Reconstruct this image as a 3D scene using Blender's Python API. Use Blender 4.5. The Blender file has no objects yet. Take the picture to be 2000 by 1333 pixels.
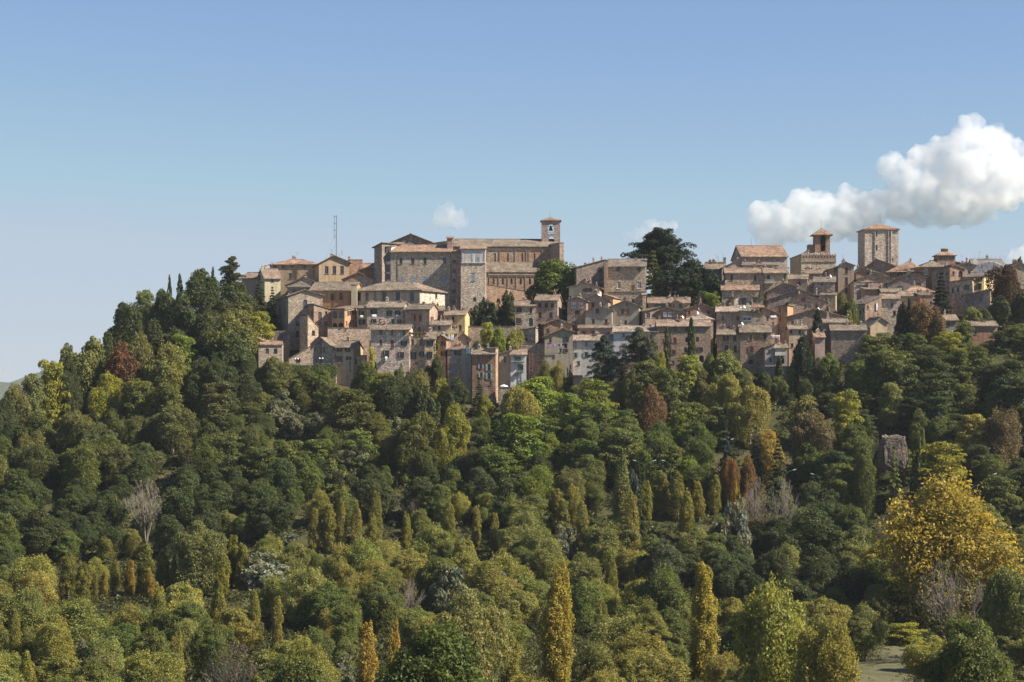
import bpy, math, random
import numpy as np
from mathutils import Vector, noise as mnoise

# ------------------------------------------------------------------ camera, sky, sun, exposure
scene = bpy.context.scene
COL = scene.collection
H0, F = 780.0, 4000.0            # horizon row and focal length of the 2000 px wide photograph
R = math.radians
SUN_EL, SUN_TURN = R(41), R(16)  # sun to the right, a little on the camera's side of the facades

cam_data = bpy.data.cameras.new('camera')
cam = bpy.data.objects.new('camera', cam_data)
COL.objects.link(cam)
cam.location = (0, 0, 0)
cam.rotation_euler = (R(90), 0, 0)
cam_data.sensor_width = 36
cam_data.lens = 72
cam_data.shift_y = 113.5 / 2000
cam_data.clip_start = 1
cam_data.clip_end = 60000
scene.camera = cam

world = bpy.data.worlds.new('World')
scene.world = world
world.use_nodes = True
wn, wl = world.node_tree.nodes, world.node_tree.links
sky = wn.new('ShaderNodeTexSky')
sky.sky_type = 'NISHITA'
sky.sun_disc = False
sky.sun_elevation = SUN_EL
sky.sun_rotation = R(90) + SUN_TURN
sky.altitude = 400
sky.air_density = 1.0
sky.dust_density = 0.05
sky.ozone_density = 2.6
bg = wn['Background']
bg.inputs['Strength'].default_value = 0.069
tint = wn.new('ShaderNodeMix'); tint.data_type = 'RGBA'; tint.blend_type = 'MULTIPLY'
tint.inputs[0].default_value = 1.0
tint.inputs[7].default_value = (0.96, 0.985, 1.12, 1)
gam = wn.new('ShaderNodeGamma'); gam.inputs[1].default_value = 0.90
wl.new(sky.outputs[0], gam.inputs[0])
wl.new(gam.outputs[0], tint.inputs[6])
cap = wn.new('ShaderNodeMix'); cap.data_type = 'RGBA'; cap.blend_type = 'DARKEN'   # the pale band on the horizon stays blue-grey
cap.inputs[0].default_value = 0.8
cap.inputs[7].default_value = (3.75, 4.35, 5.2, 1)
wl.new(tint.outputs[2], cap.inputs[6])
wl.new(cap.outputs[2], bg.inputs['Color'])

sun_data = bpy.data.lights.new('sun', 'SUN')
sun_data.energy = 5.0
sun_data.angle = R(0.5)
sun_data.color = (1.0, 0.92, 0.79)
sun = bpy.data.objects.new('sun', sun_data)
COL.objects.link(sun)
to_sun = Vector((math.cos(SUN_EL) * math.cos(SUN_TURN), -math.cos(SUN_EL) * math.sin(SUN_TURN), math.sin(SUN_EL)))
sun.rotation_euler = to_sun.to_track_quat('Z', 'Y').to_euler()
sun.location = (300, -80, 300)

vs = scene.view_settings
vs.view_transform = 'Standard'
vs.look = 'None'
vs.gamma = 1
vs.exposure = 0.95
scene.cycles.max_bounces = 8
scene.cycles.diffuse_bounces = 3
scene.cycles.glossy_bounces = 2
scene.cycles.transmission_bounces = 3
scene.cycles.volume_bounces = 10
scene.cycles.max_bounces = 12
scene.cycles.caustics_reflective = False
scene.cycles.caustics_refractive = False

# ------------------------------------------------------------------ helpers
def P(u, v, Y):
    return Vector(((u - 1000) * Y / F, Y, (H0 - v) * Y / F))

def zv(v, Y):
    return (H0 - v) * Y / F

def obj(name, verts, faces, mat=None, parent=None, color=None, smooth=False, mats=None, midx=None):
    me = bpy.data.meshes.new(name)
    me.from_pydata([tuple(p) for p in verts], [], [tuple(f) for f in faces])
    for m in (mats or ([mat] if mat else [])):
        me.materials.append(m)
    if midx:
        me.polygons.foreach_set('material_index', midx)
    if smooth:
        me.polygons.foreach_set('use_smooth', [True] * len(me.polygons))
    me.update()
    o = bpy.data.objects.new(name, me)
    COL.objects.link(o)
    if parent:
        o.parent = parent
    if color:
        o.color = (*color, 1.0) if len(color) == 3 else color
    return o

def tag(o, label=None, cat=None, group=None, kind=None):
    if label: o['label'] = label
    if cat: o['category'] = cat
    if group: o['group'] = group
    if kind: o['kind'] = kind
    return o

def empty(name, loc):
    o = bpy.data.objects.new(name, None)
    o.empty_display_size = 1
    COL.objects.link(o)
    o.location = loc
    return o

class MB:
    """collects boxes, prisms and tubes into one mesh"""
    def __init__(s):
        s.v, s.f = [], []
    def add(s, vs, fs):
        k = len(s.v)
        s.v += [tuple(p) for p in vs]
        s.f += [tuple(i + k for i in f) for f in fs]
    def box(s, c, dx, dy, dz, ax=Vector((1, 0, 0)), ay=Vector((0, 1, 0)), taper=1.0):
        """box with base centre c, along horizontal axes ax, ay, up dz"""
        c = Vector(c)
        vs = []
        for z, k in ((0, 1), (dz, taper)):
            for i, j in ((-1, -1), (1, -1), (1, 1), (-1, 1)):
                vs.append(c + ax * (i * dx / 2 * k) + ay * (j * dy / 2 * k) + Vector((0, 0, z)))
        s.add(vs, [(3, 2, 1, 0), (4, 5, 6, 7), (0, 1, 5, 4), (1, 2, 6, 5), (2, 3, 7, 6), (3, 0, 4, 7)])
    def tube(s, a, b, r0, r1=None, n=5):
        a, b = Vector(a), Vector(b)
        r1 = r0 if r1 is None else r1
        d = (b - a)
        if d.length < 1e-6: return
        d.normalize()
        x = d.orthogonal().normalized(); y = d.cross(x)
        vs = [a + (x * math.cos(t) + y * math.sin(t)) * r0 for t in [2 * math.pi * i / n for i in range(n)]]
        vs += [b + (x * math.cos(t) + y * math.sin(t)) * r1 for t in [2 * math.pi * i / n for i in range(n)]]
        fs = [(i, (i + 1) % n, n + (i + 1) % n, n + i) for i in range(n)] + [tuple(range(n))[::-1], tuple(range(n, 2 * n))]
        s.add(vs, fs)
    def lathe(s, c, prof, n=10):
        c = Vector(c); k = len(s.v)
        for r, z in prof:
            for i in range(n):
                t = 2 * math.pi * i / n
                s.v.append((c.x + r * math.cos(t), c.y + r * math.sin(t), c.z + z))
        for j in range(len(prof) - 1):
            for i in range(n):
                s.f.append((k + j * n + i, k + j * n + (i + 1) % n, k + (j + 1) * n + (i + 1) % n, k + (j + 1) * n + i))
    def build(s, name, mat, parent=None, color=None, smooth=False):
        return obj(name, s.v, s.f, mat, parent, color, smooth)

# ------------------------------------------------------------------ materials
def new_mat(name):
    m = bpy.data.materials.new(name)
    m.use_nodes = True
    nt = m.node_tree
    return m, nt.nodes, nt.links, nt.nodes['Principled BSDF']

def N(nodes, typ, **kw):
    n = nodes.new(typ)
    for k, v in kw.items():
        setattr(n, k, v)
    return n

def mixc(nodes, links, fac, a, b, blend='MIX'):
    n = nodes.new('ShaderNodeMix'); n.data_type = 'RGBA'; n.blend_type = blend
    for sock, val in ((n.inputs[0], fac), (n.inputs[6], a), (n.inputs[7], b)):
        if hasattr(val, 'is_linked'): links.new(val, sock)
        elif isinstance(val, tuple): sock.default_value = (*val[:3], 1)
        else: sock.default_value = val
    return n.outputs[2]

def ramp(nodes, links, src, pts):
    n = nodes.new('ShaderNodeValToRGB')
    e = n.color_ramp.elements
    while len(e) < len(pts): e.new(0.5)
    for x, (p, c) in zip(e, pts):
        x.position = p
        x.color = (*c, 1) if isinstance(c, tuple) else (c, c, c, 1)
    links.new(src, n.inputs[0])
    return n.outputs[0]

def tex(nodes, links, typ, vec, scale, **kw):
    n = nodes.new(typ)
    n.inputs['Scale'].default_value = scale
    for k, v in kw.items():
        n.inputs[k].default_value = v
    links.new(vec, n.inputs['Vector'])
    return n

def shifted(nodes, links):
    """object coordinates shifted by a random amount for each object"""
    tc = nodes.new('ShaderNodeTexCoord'); oi = nodes.new('ShaderNodeObjectInfo')
    va = nodes.new('ShaderNodeVectorMath'); va.operation = 'MULTIPLY_ADD'
    links.new(oi.outputs['Random'], va.inputs[0]); va.inputs[1].default_value = (91, 57, 33)
    links.new(tc.outputs['Object'], va.inputs[2])
    return va.outputs[0], oi

def wall_mat(name, cell, lo, hi, patch, patch_amt, patch2=None, bump=0.5):
    m, n, l, bs = new_mat(name)
    vec, oi = shifted(n, l)
    base = oi.outputs['Color']
    vo = tex(n, l, 'ShaderNodeTexVoronoi', vec, cell)
    sq = n.new('ShaderNodeVectorMath'); sq.operation = 'MULTIPLY'; sq.inputs[1].default_value = (1, 1, 1.5)
    l.new(vec, sq.inputs[0]); l.new(sq.outputs[0], vo.inputs['Vector'])
    sep = n.new('ShaderNodeSeparateColor'); l.new(vo.outputs['Color'], sep.inputs[0])
    val = ramp(n, l, sep.outputs[0], [(0.0, lo), (1.0, hi)])
    c = mixc(n, l, 1.0, base, val, 'MULTIPLY')
    # a third of the stones lean to brick red, some to pale grey
    red = ramp(n, l, sep.outputs[1], [(0.0, 0.0), (0.62, 0.0), (0.8, 1.0)])
    mr = n.new('ShaderNodeMath'); mr.operation = 'MULTIPLY'; l.new(red, mr.inputs[0]); mr.inputs[1].default_value = 0.45 if patch2 is None else 0.15
    c = mixc(n, l, mr.outputs[0], c, (0.36, 0.20, 0.13))
    big = tex(n, l, 'ShaderNodeTexNoise', vec, 0.16, Detail=6.0, Roughness=0.65)
    pf = ramp(n, l, big.outputs['Fac'], [(0.50, 0.0), (0.60, patch_amt)])
    pc = mixc(n, l, 1.0, patch, val, 'MULTIPLY')
    c = mixc(n, l, pf, c, pc)
    # weathering: vertical streaks and grime of its own
    st = n.new('ShaderNodeVectorMath'); st.operation = 'MULTIPLY'; st.inputs[1].default_value = (1.2, 1.2, 0.12)
    l.new(vec, st.inputs[0])
    gr = tex(n, l, 'ShaderNodeTexNoise', st.outputs[0], 1.1, Detail=5.0)
    gv = ramp(n, l, gr.outputs['Fac'], [(0.3, 0.78), (0.62, 1.06)])
    c = mixc(n, l, 1.0, c, gv, 'MULTIPLY')
    l.new(c, bs.inputs['Base Color'])
    bs.inputs['Roughness'].default_value = 0.95
    bs.inputs['Specular IOR Level'].default_value = 0.1
    b = n.new('ShaderNodeBump'); b.inputs['Strength'].default_value = bump; b.inputs['Distance'].default_value = 0.12
    l.new(vo.outputs['Distance'], b.inputs['Height'])
    b.invert = True
    l.new(b.outputs[0], bs.inputs['Normal'])
    return m

M = {}
M['stone'] = wall_mat('rubble_stone', 2.7, 0.52, 1.45, (0.40, 0.31, 0.23), 0.45)
M['brick'] = wall_mat('old_brick', 3.0, 0.6, 1.35, (0.40, 0.34, 0.27), 0.6)
M['plaster'] = wall_mat('worn_plaster', 1.2, 0.9, 1.08, (0.33, 0.28, 0.23), 0.35, patch2=True, bump=0.15)

def roof_mat():
    m, n, l, bs = new_mat('clay_roof_tiles')
    vec, oi = shifted(n, l)
    vo = tex(n, l, 'ShaderNodeTexVoronoi', vec, 2.9)
    sep = n.new('ShaderNodeSeparateColor'); l.new(vo.outputs['Color'], sep.inputs[0])
    val = ramp(n, l, sep.outputs[0], [(0.0, 0.5), (0.5, 0.95), (1.0, 1.7)])
    c = mixc(n, l, 1.0, oi.outputs['Color'], val, 'MULTIPLY')
    gf = ramp(n, l, sep.outputs[2], [(0.55, 0.0), (0.75, 0.7)])
    c = mixc(n, l, gf, c, (0.20, 0.175, 0.145))
    of = ramp(n, l, sep.outputs[1], [(0.72, 0.0), (0.9, 0.4)])
    c = mixc(n, l, of, c, (0.30, 0.19, 0.125))
    big = tex(n, l, 'ShaderNodeTexNoise', vec, 0.35, Detail=6.0, Roughness=0.7)
    bf = ramp(n, l, big.outputs['Fac'], [(0.38, 0.62), (0.62, 1.15)])
    c = mixc(n, l, 1.0, c, bf, 'MULTIPLY')
    l.new(c, bs.inputs['Base Color'])
    bs.inputs['Roughness'].default_value = 0.9
    bs.inputs['Specular IOR Level'].default_value = 0.15
    b = n.new('ShaderNodeBump'); b.inputs['Strength'].default_value = 0.6; b.inputs['Distance'].default_value = 0.12
    l.new(vo.outputs['Distance'], b.inputs['Height']); l.new(b.outputs[0], bs.inputs['Normal'])
    return m
M['roof'] = roof_mat()

def plain(name, rough=0.7, spec=0.3, metallic=0.0, var=0.25, sc=2.0):
    m, n, l, bs = new_mat(name)
    vec, oi = shifted(n, l)
    no = tex(n, l, 'ShaderNodeTexNoise', vec, sc, Detail=4.0)
    v = ramp(n, l, no.outputs['Fac'], [(0.3, 1 - var), (0.7, 1 + var)])
    c = mixc(n, l, 1.0, oi.outputs['Color'], v, 'MULTIPLY')
    l.new(c, bs.inputs['Base Color'])
    bs.inputs['Roughness'].default_value = rough
    bs.inputs['Specular IOR Level'].default_value = spec
    bs.inputs['Metallic'].default_value = metallic
    return m
M['paint'] = plain('painted_wood', 0.6, 0.3)
M['glass'] = plain('window_glass', 0.12, 0.6, var=0.4, sc=0.7)
M['metal'] = plain('painted_metal', 0.4, 0.5, var=0.1)
M['cloth'] = plain('cloth', 0.9, 0.1, var=0.15)
M['bark'] = plain('bark', 0.95, 0.1, var=0.4, sc=3.0)

def leaf_mat():
    m, n, l, bs = new_mat('leaves')
    oi = n.new('ShaderNodeObjectInfo')
    at = n.new('ShaderNodeAttribute'); at.attribute_name = 'leafvar'   # x: leaf, y: clump, z: autumn pick
    sep = n.new('ShaderNodeSeparateXYZ'); l.new(at.outputs['Vector'], sep.inputs[0])
    v = ramp(n, l, sep.outputs[0], [(0.0, 0.6), (1.0, 1.45)])
    c = mixc(n, l, 1.0, oi.outputs['Color'], v, 'MULTIPLY')
    v2 = ramp(n, l, sep.outputs[1], [(0.0, (0.72, 0.80, 0.85)), (1.0, (1.3, 1.18, 0.95))])
    c = mixc(n, l, 1.0, c, v2, 'MULTIPLY')
    al = n.new('ShaderNodeMath'); al.operation = 'LESS_THAN'
    l.new(sep.outputs[2], al.inputs[0]); l.new(oi.outputs['Alpha'], al.inputs[1])
    hue = ramp(n, l, sep.outputs[0], [(0.0, (0.28, 0.19, 0.045)), (0.5, (0.37, 0.28, 0.06)), (1.0, (0.45, 0.37, 0.08))])
    c = mixc(n, l, al.outputs[0], c, hue)
    bs.inputs['Roughness'].default_value = 0.55
    bs.inputs['Specular IOR Level'].default_value = 0.25
    l.new(c, bs.inputs['Base Color'])
    tr = n.new('ShaderNodeBsdfTranslucent')
    tc = mixc(n, l, 1.0, c, (1.15, 1.15, 0.6), 'MULTIPLY')
    l.new(tc, tr.inputs['Color'])
    mx = n.new('ShaderNodeMixShader'); mx.inputs[0].default_value = 0.38
    l.new(bs.outputs[0], mx.inputs[1]); l.new(tr.outputs[0], mx.inputs[2])
    out = n['Material Output']; l.new(mx.outputs[0], out.inputs['Surface'])
    return m
M['leaf'] = leaf_mat()

def ground_mat():
    m, n, l, bs = new_mat('grass_and_earth')
    tc = n.new('ShaderNodeTexCoord')
    a = tex(n, l, 'ShaderNodeTexNoise', tc.outputs['Object'], 0.05, Detail=8.0, Roughness=0.7)
    b = tex(n, l, 'ShaderNodeTexNoise', tc.outputs['Object'], 0.9, Detail=6.0, Roughness=0.7)
    c = ramp(n, l, a.outputs['Fac'], [(0.35, (0.035, 0.042, 0.016)), (0.5, (0.075, 0.072, 0.032)), (0.65, (0.13, 0.105, 0.06))])  # earth tones darkened to look like shade and undergrowth
    v = ramp(n, l, b.outputs['Fac'], [(0.3, 0.6), (0.7, 1.3)])
    c = mixc(n, l, 1.0, c, v, 'MULTIPLY')
    l.new(c, bs.inputs['Base Color'])
    bs.inputs['Roughness'].default_value = 1.0
    bs.inputs['Specular IOR Level'].default_value = 0.05
    return m
M['ground'] = ground_mat()

# ------------------------------------------------------------------ terrain
TY = [430, 470, 500, 540, 570, 590, 610, 640, 670, 700, 760, 900]
TU = [-400, 0, 150, 300, 450, 550, 700, 900, 1100, 1300, 1500, 1700, 2000, 2400]
TV = [
 # 430   470   500   540  570  590  610  640  670  700  760  900
 [1235, 1165, 1085, 990, 950, 940, 950, 960, 980, 1000, 1000, 990],   # -400
 [1232, 1155, 1070, 940, 870, 845, 838, 850, 875, 905, 940, 950],     # 0
 [1230, 1152, 1068, 935, 855, 805, 768, 750, 765, 800, 860, 920],     # 150
 [1230, 1150, 1068, 930, 842, 775, 708, 642, 640, 665, 740, 860],     # 300
 [1230, 1150, 1070, 930, 832, 760, 690, 610, 580, 575, 590, 760],     # 450
 [1230, 1150, 1075, 932, 832, 750, 690, 612, 572, 562, 565, 700],     # 550
 [1230, 1150, 1075, 932, 830, 752, 700, 622, 580, 570, 570, 680],     # 700
 [1230, 1150, 1075, 935, 835, 782, 712, 632, 596, 585, 580, 680],     # 900
 [1230, 1150, 1075, 935, 835, 765, 690, 620, 592, 582, 578, 680],     # 1100
 [1230, 1150, 1075, 930, 830, 750, 682, 622, 590, 575, 575, 680],     # 1300
 [1228, 1148, 1072, 925, 815, 735, 678, 622, 585, 562, 570, 680],     # 1500
 [1222, 1142, 1062, 905, 790, 715, 668, 618, 582, 558, 565, 680],     # 1700
 [1210, 1120, 1030, 870, 750, 690, 650, 606, 575, 552, 560, 680],     # 2000
 [1200, 1100, 1000, 840, 730, 675, 640, 600, 570, 550, 560, 680],     # 2400
]
TVa = np.array(TV, float)
TYa = np.array(TY, float); TUa = np.array(TU, float)
TZa = (H0 - TVa) * TYa[None, :] / F

def floor_z(u):
    return -50.0 + 2.6 * min(1.0, max(0.0, (u - 1200) / 500.0))

def gz_uY(u, Y):
    """ground height at photo column u and distance Y"""
    fz = floor_z(u)
    if Y <= 400:
        return fz
    uu = min(max(u, TU[0]), TU[-1])
    i = int(np.searchsorted(TUa, uu, side='right')) - 1
    i = min(max(i, 0), len(TU) - 2)
    a = (uu - TUa[i]) / (TUa[i + 1] - TUa[i])
    a = a * a * (3 - 2 * a)
    if Y < TY[0]:
        z1 = TZa[i, 0] * (1 - a) + TZa[i + 1, 0] * a
        k = (Y - 400) / (TY[0] - 400)
        return fz * (1 - k) + z1 * k
    if Y >= TY[-1]:
        z1 = TZa[i, -1] * (1 - a) + TZa[i + 1, -1] * a
        k = min(1.0, (Y - TY[-1]) / 700.0)
        return z1 * (1 - k) - 60 * k
    j = int(np.searchsorted(TYa, Y, side='right')) - 1
    b = (Y - TYa[j]) / (TYa[j + 1] - TYa[j])
    zA = TZa[i, j] * (1 - a) + TZa[i + 1, j] * a
    zB = TZa[i, j + 1] * (1 - a) + TZa[i + 1, j + 1] * a
    return zA * (1 - b) + zB * b

def gz(x, y):
    return gz_uY(1000 + x * F / max(y, 1), y)

def make_ground():
    ys = [20, 60, 120, 180, 240, 300, 340, 370] + list(range(390, 720, 6)) + [740, 770, 800, 850, 900, 1000, 1200, 1500, 2000, 3000, 5000, 7300, 7390]
    us = [-9000, -5000, -3000, -2000, -1300, -900, -700, -550] + list(range(-420, 2421, 30)) + [2500, 2600, 2800, 3100, 3600, 4500, 7000, 11000]
    vs, fs = [], []
    for Y in ys:
        for u in us:
            z = gz_uY(u, Y)
            x = (u - 1000) * Y / F
            if 400 < Y < 900:
                z += 0.5 * mnoise.noise(Vector((x * 0.05, Y * 0.05, 0)))
            vs.append((x, Y, z))
    n = len(us)
    for j in range(len(ys) - 1):
        for i in range(n - 1):
            k = j * n + i
            fs.append((k, k + 1, k + n + 1, k + n))
    o = obj('ground', vs, fs, M['ground'], smooth=True)
    tag(o, 'grassy hillside and valley floor under the trees and the town', None, None, 'structure')

    # the open meadow in the valley
    m, n, l, bs = new_mat('dry_meadow')
    tc = n.new('ShaderNodeTexCoord')
    a = tex(n, l, 'ShaderNodeTexNoise', tc.outputs['Object'], 0.22, Detail=8.0, Roughness=0.7)
    b = tex(n, l, 'ShaderNodeTexNoise', tc.outputs['Object'], 2.2, Detail=6.0, Roughness=0.75)
    c = ramp(n, l, a.outputs['Fac'], [(0.38, (0.06, 0.072, 0.022)), (0.5, (0.105, 0.095, 0.036)), (0.62, (0.14, 0.112, 0.052))])
    v = ramp(n, l, b.outputs['Fac'], [(0.3, 0.62), (0.7, 1.25)])
    l.new(mixc(n, l, 1.0, c, v, 'MULTIPLY'), bs.inputs['Base Color']); bs.inputs['Roughness'].default_value = 1
    vs, fs = [], []
    nx, ny = 24, 40
    for j in range(ny):
        Y = 280 + 122 * j / (ny - 1)
        for i in range(nx):
            x = 48 + 42 * i / (nx - 1) + 3 * mnoise.noise(Vector((j * .3, 0, 7))) 
            vs.append((x, Y, gz(x, Y) + .06 + .12 * mnoise.noise(Vector((x * .2, Y * .2, 0)))+.12))
    for j in range(ny - 1):
        for i in range(nx - 1):
            k = j * nx + i
            fs.append((k, k + 1, k + nx + 1, k + nx))
    o = obj('meadow', vs, fs, m, smooth=True)
    tag(o, 'dry mown meadow in the clearing at the lower right', None, None, 'structure')

    # far hills on the horizon
    vs, fs = [], []
    nx = 160
    for k, (Y, hk) in enumerate(((5200, 0.0), (5600, 0.55), (6100, 1.0), (6600, 0.7), (7200, 0.0))):
        for i in range(nx):
            u = -1500 + 5000 * i / (nx - 1)
            x = (u - 1000) * 6000 / F
            top = 95 + 60 * mnoise.noise(Vector((i * 0.11, 3.3, 0))) + 22 * mnoise.noise(Vector((i * 0.4, 9.1, k)))
            top += 26 * math.exp(-((u - 110) / 90.0) ** 2) - 30 * math.exp(-((u + 20) / 50.0) ** 2) - 22
            vs.append((x, Y, -62 + (top + 62) * hk))
    for k in range(4):
        for i in range(nx - 1):
            a = k * nx + i
            fs.append((a, a + 1, a + nx + 1, a + nx))
    m, n, l, bs = new_mat('far_woods')
    tc = n.new('ShaderNodeTexCoord')
    no = tex(n, l, 'ShaderNodeTexNoise', tc.outputs['Object'], 0.02, Detail=8.0, Roughness=0.7)
    c = ramp(n, l, no.outputs['Fac'], [(0.35, (0.03, 0.05, 0.02)), (0.65, (0.11, 0.12, 0.05))])
    l.new(c, bs.inputs['Base Color']); bs.inputs['Roughness'].default_value = 1
    o = obj('hills', vs, fs, m, smooth=True)
    tag(o, 'low wooded hills far off on the horizon', None, None, 'structure')
make_ground()
# ------------------------------------------------------------------ buildings
rnd = random.Random(11)
CW = dict(sg=('stone', (.355, .315, .265)), sw=('stone', (.43, .355, .275)), sl=('stone', (.54, .47, .375)), sd=('stone', (.235, .21, .185)),
          bk=('brick', (.32, .20, .14)), bt=('brick', (.37, .265, .185)), bs=('brick', (.30, .235, .185)),
          pb=('plaster', (.46, .39, .30)), pg=('plaster', (.31, .285, .245)), po=('plaster', (.50, .30, .165)), py=('plaster', (.62, .48, .24)),
          pw=('plaster', (.60, .585, .55)), pc=('plaster', (.58, .50, .35)), pp=('plaster', (.44, .31, .26)), pt=('plaster', (.43, .335, .24)),
          pn=('plaster', (.33, .26, .195)))
CR = dict(r1=(.185, .146, .106), r2=(.29, .175, .112), r3=(.15, .122, .10), r4=(.27, .215, .165), r5=(.225, .158, .115))
SH = dict(br=(.065, .034, .028), rd=(.20, .07, .04), gr=(.03, .085, .06), gy=(.34, .36, .36), bl=(.22, .28, .36), og=(.36, .15, .06), dk=(.03, .03, .03), wh=(.62, .62, .62), ye=(.55, .30, .05))

def isect(u, p, q):
    """where the photo's column u meets the ground line p-q"""
    k = (u - 1000) / F
    d = q - p
    den = d.x - k * d.y
    t = (k * p.y - p.x) / den if abs(den) > 1e-9 else 0.5
    return t

def parse_w(W):
    out = []
    for s in (W or '').split(';'):
        s = s.strip()
        if not s: continue
        face = 'F'
        if s[0] in 'FRLB':
            face, s = s[0], s[1:]
        f = s.split(',')
        u, v = float(f[0]), float(f[1])
        w = float(f[2]) if len(f) > 2 and f[2] else 5.0
        h = float(f[3]) if len(f) > 3 and f[3] else 9.0
        k = f[4] if len(f) > 4 and f[4] else 'd'
        c = f[5] if len(f) > 5 and f[5] else 'br'
        out.append((face, u, v, w, h, k, c))
    return out

HOUSES = []
def h(u0, Y0, u1, Y1, d, ve, roof, wall, rcol, vb, label, W='', name='house', cat='house', chim=(), ov=0.55, ant=(), dish=(), tint=1.0, trim=None, group=None):
    a = Vector(((u0 - 1000) * Y0 / F, Y0)); b = Vector(((u1 - 1000) * Y1 / F, Y1))
    t = (b - a); L = t.length; t.normalize()
    nb = Vector((-t.y, t.x))
    Ym = (Y0 + Y1) / 2
    vel, ver = ve if isinstance(ve, tuple) else (ve, ve)
    zel, zer = zv(vel, Y0), zv(ver, Y1)
    if not isinstance(ve, tuple):
        zel = zer = zv(ve, Ym)
    kind = roof[0]
    if kind in 'eh' and d is None:              # depth from a 20 degree pitch
        kr = (H0 - roof[1]) / F
        hd = (kr * Ym - zel) / (0.36 - kr)
        d = max(5.0, 2 * hd)
    c = b + nb * d; e = a + nb * d
    ground_low = min(gz(p.x, p.y) for p in (a, b, c, e))
    zb = min(zv(vb, Ym) - 1.0, ground_low - 0.5)
    zb = max(zb, zv(vb, Ym) - 14)
    root = empty(name, (a.x, a.y, zb))
    O = Vector((a.x, a.y, zb))
    tag(root, label, cat, group)
    mat, col = CW[wall]
    jit = rnd.uniform(.92, 1.08) * tint
    col = tuple(min(.85, x * jit * k_) for x, k_ in zip(col, (1.0 * rnd.uniform(.96, 1.05), .96, .92 * rnd.uniform(.92, 1.07))))
    mb = MB()
    T3 = Vector((t.x, t.y, 0)); N3 = Vector((nb.x, nb.y, 0))
    A3 = Vector((0, 0, 0))
    def loc(p2, z):
        return Vector((p2.x - O.x, p2.y - O.y, z - O.z))
    ends = {'F': (a, b), 'R': (b, c), 'B': (c, e), 'L': (e, a)}
    # tops of the four corners
    ztop = {'a': zel, 'b': zer, 'c': zer, 'e': zel}
    peak = None
    zr = None
    if kind == 'g':
        tp = isect(roof[1], a, b); zr = zv(roof[2], Ym)
        tp = min(max(tp, .08), .92)
        pf = a + (b - a) * tp
        pk = pf + nb * d
    elif kind == 'e':
        zr = zv(roof[1], Ym + d / 2)
    elif kind == 'h':
        zr = zv(roof[1], Ym + d / 2)
    elif kind == 'p':
        zr = zv(roof[1], Ym + d / 2)
    elif kind == 's':
        zr = zv(roof[1], Ym + d)
        ztop['c'] = ztop['e'] = zr
    corner = {'F': ('a', 'b'), 'R': ('b', 'c'), 'B': ('c', 'e'), 'L': ('e', 'a')}
    wins = parse_w(W)
    wall_faces_extra = []
    placed = []
    for fc, (p, q) in ends.items():
        fl = (q - p).length
        fd = (q - p).normalized()
        inn = Vector((-fd.y, fd.x))             # inward
        z0, z1 = ztop[corner[fc][0]], ztop[corner[fc][1]]
        zt = min(z0, z1)
        holes = []
        for (wf, u, v, w, hh, k, cc) in wins:
            if wf != fc: continue
            t0, t1 = isect(u - w / 2, p, q), isect(u + w / 2, p, q)
            if fc in 'BL': pass
            if t0 > t1: t0, t1 = t1, t0
            s0, s1 = t0 * fl, t1 * fl
            pc = p + (q - p) * ((t0 + t1) / 2)
            zc = zv(v, pc.y); hz = hh * pc.y / F / 2
            s0 = max(s0, 0.15); s1 = min(s1, fl - 0.15)
            if s1 - s0 < 0.25: continue
            hole = zc + hz < zt - 0.1 and zc - hz > zb + 0.1
            r = (s0, s1, zc - hz, zc + hz)
            for g in holes:
                if r[0] < g[1] + .05 and r[1] > g[0] - .05 and r[2] < g[3] + .05 and r[3] > g[2] - .05:
                    hole = False
            if hole: holes.append(r + (k,))
            placed.append((fc, p, fd, inn, r, k, cc, hole))
        # grid of wall cells round the holes
        xs = sorted({0.0, fl} | {x for g in holes for x in g[:2]})
        zs = sorted({zb, zt} | {z for g in holes for z in g[2:4]})
        for i in range(len(xs) - 1):
            for j in range(len(zs) - 1):
                xm, zm = (xs[i] + xs[i + 1]) / 2, (zs[j] + zs[j + 1]) / 2
                if any(g[0] < xm < g[1] and g[2] < zm < g[3] for g in holes): continue
                P0, P1 = p + fd * xs[i], p + fd * xs[i + 1]
                mb.add([loc(P0, zs[j]), loc(P1, zs[j]), loc(P1, zs[j + 1]), loc(P0, zs[j + 1])], [(0, 1, 2, 3)])
        for g in holes:
            dep = 0.8 if g[4] == 'O' else 0.28
            P0, P1 = p + fd * g[0], p + fd * g[1]
            Q0, Q1 = P0 + inn * dep, P1 + inn * dep
            o4 = [loc(P0, g[2]), loc(P1, g[2]), loc(P1, g[3]), loc(P0, g[3])]
            i4 = [loc(Q0, g[2]), loc(Q1, g[2]), loc(Q1, g[3]), loc(Q0, g[3])]
            mb.add(o4 + i4, [(0, 4, 5, 1), (1, 5, 6, 2), (2, 6, 7, 3), (3, 7, 4, 0)])
        # what rises above the level part
        if kind == 'g' and fc in 'FB':
            pm = pf if fc == 'F' else pk
            mb.add([loc(p, zt), loc(q, zt), loc(q, z1), loc(pm, zr), loc(p, z0)], [(0, 1, 2, 3, 4)] if abs(z0 - z1) > 1e-4 else [(0, 1, 3)])
        elif kind == 'e' and fc in 'RL':
            pm = (p + q) / 2
            mb.add([loc(p, zt), loc(q, zt), loc(pm, zr)], [(0, 1, 2)])
        elif abs(z0 - z1) > 1e-4:
            hi = [loc(p, zt), loc(q, zt)] + ([loc(q, z1)] if z1 > z0 else [loc(p, z0)])
            mb.add(hi, [(0, 1, 2)])
    wallo = mb.build('wall', M[mat], root, col)
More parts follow.
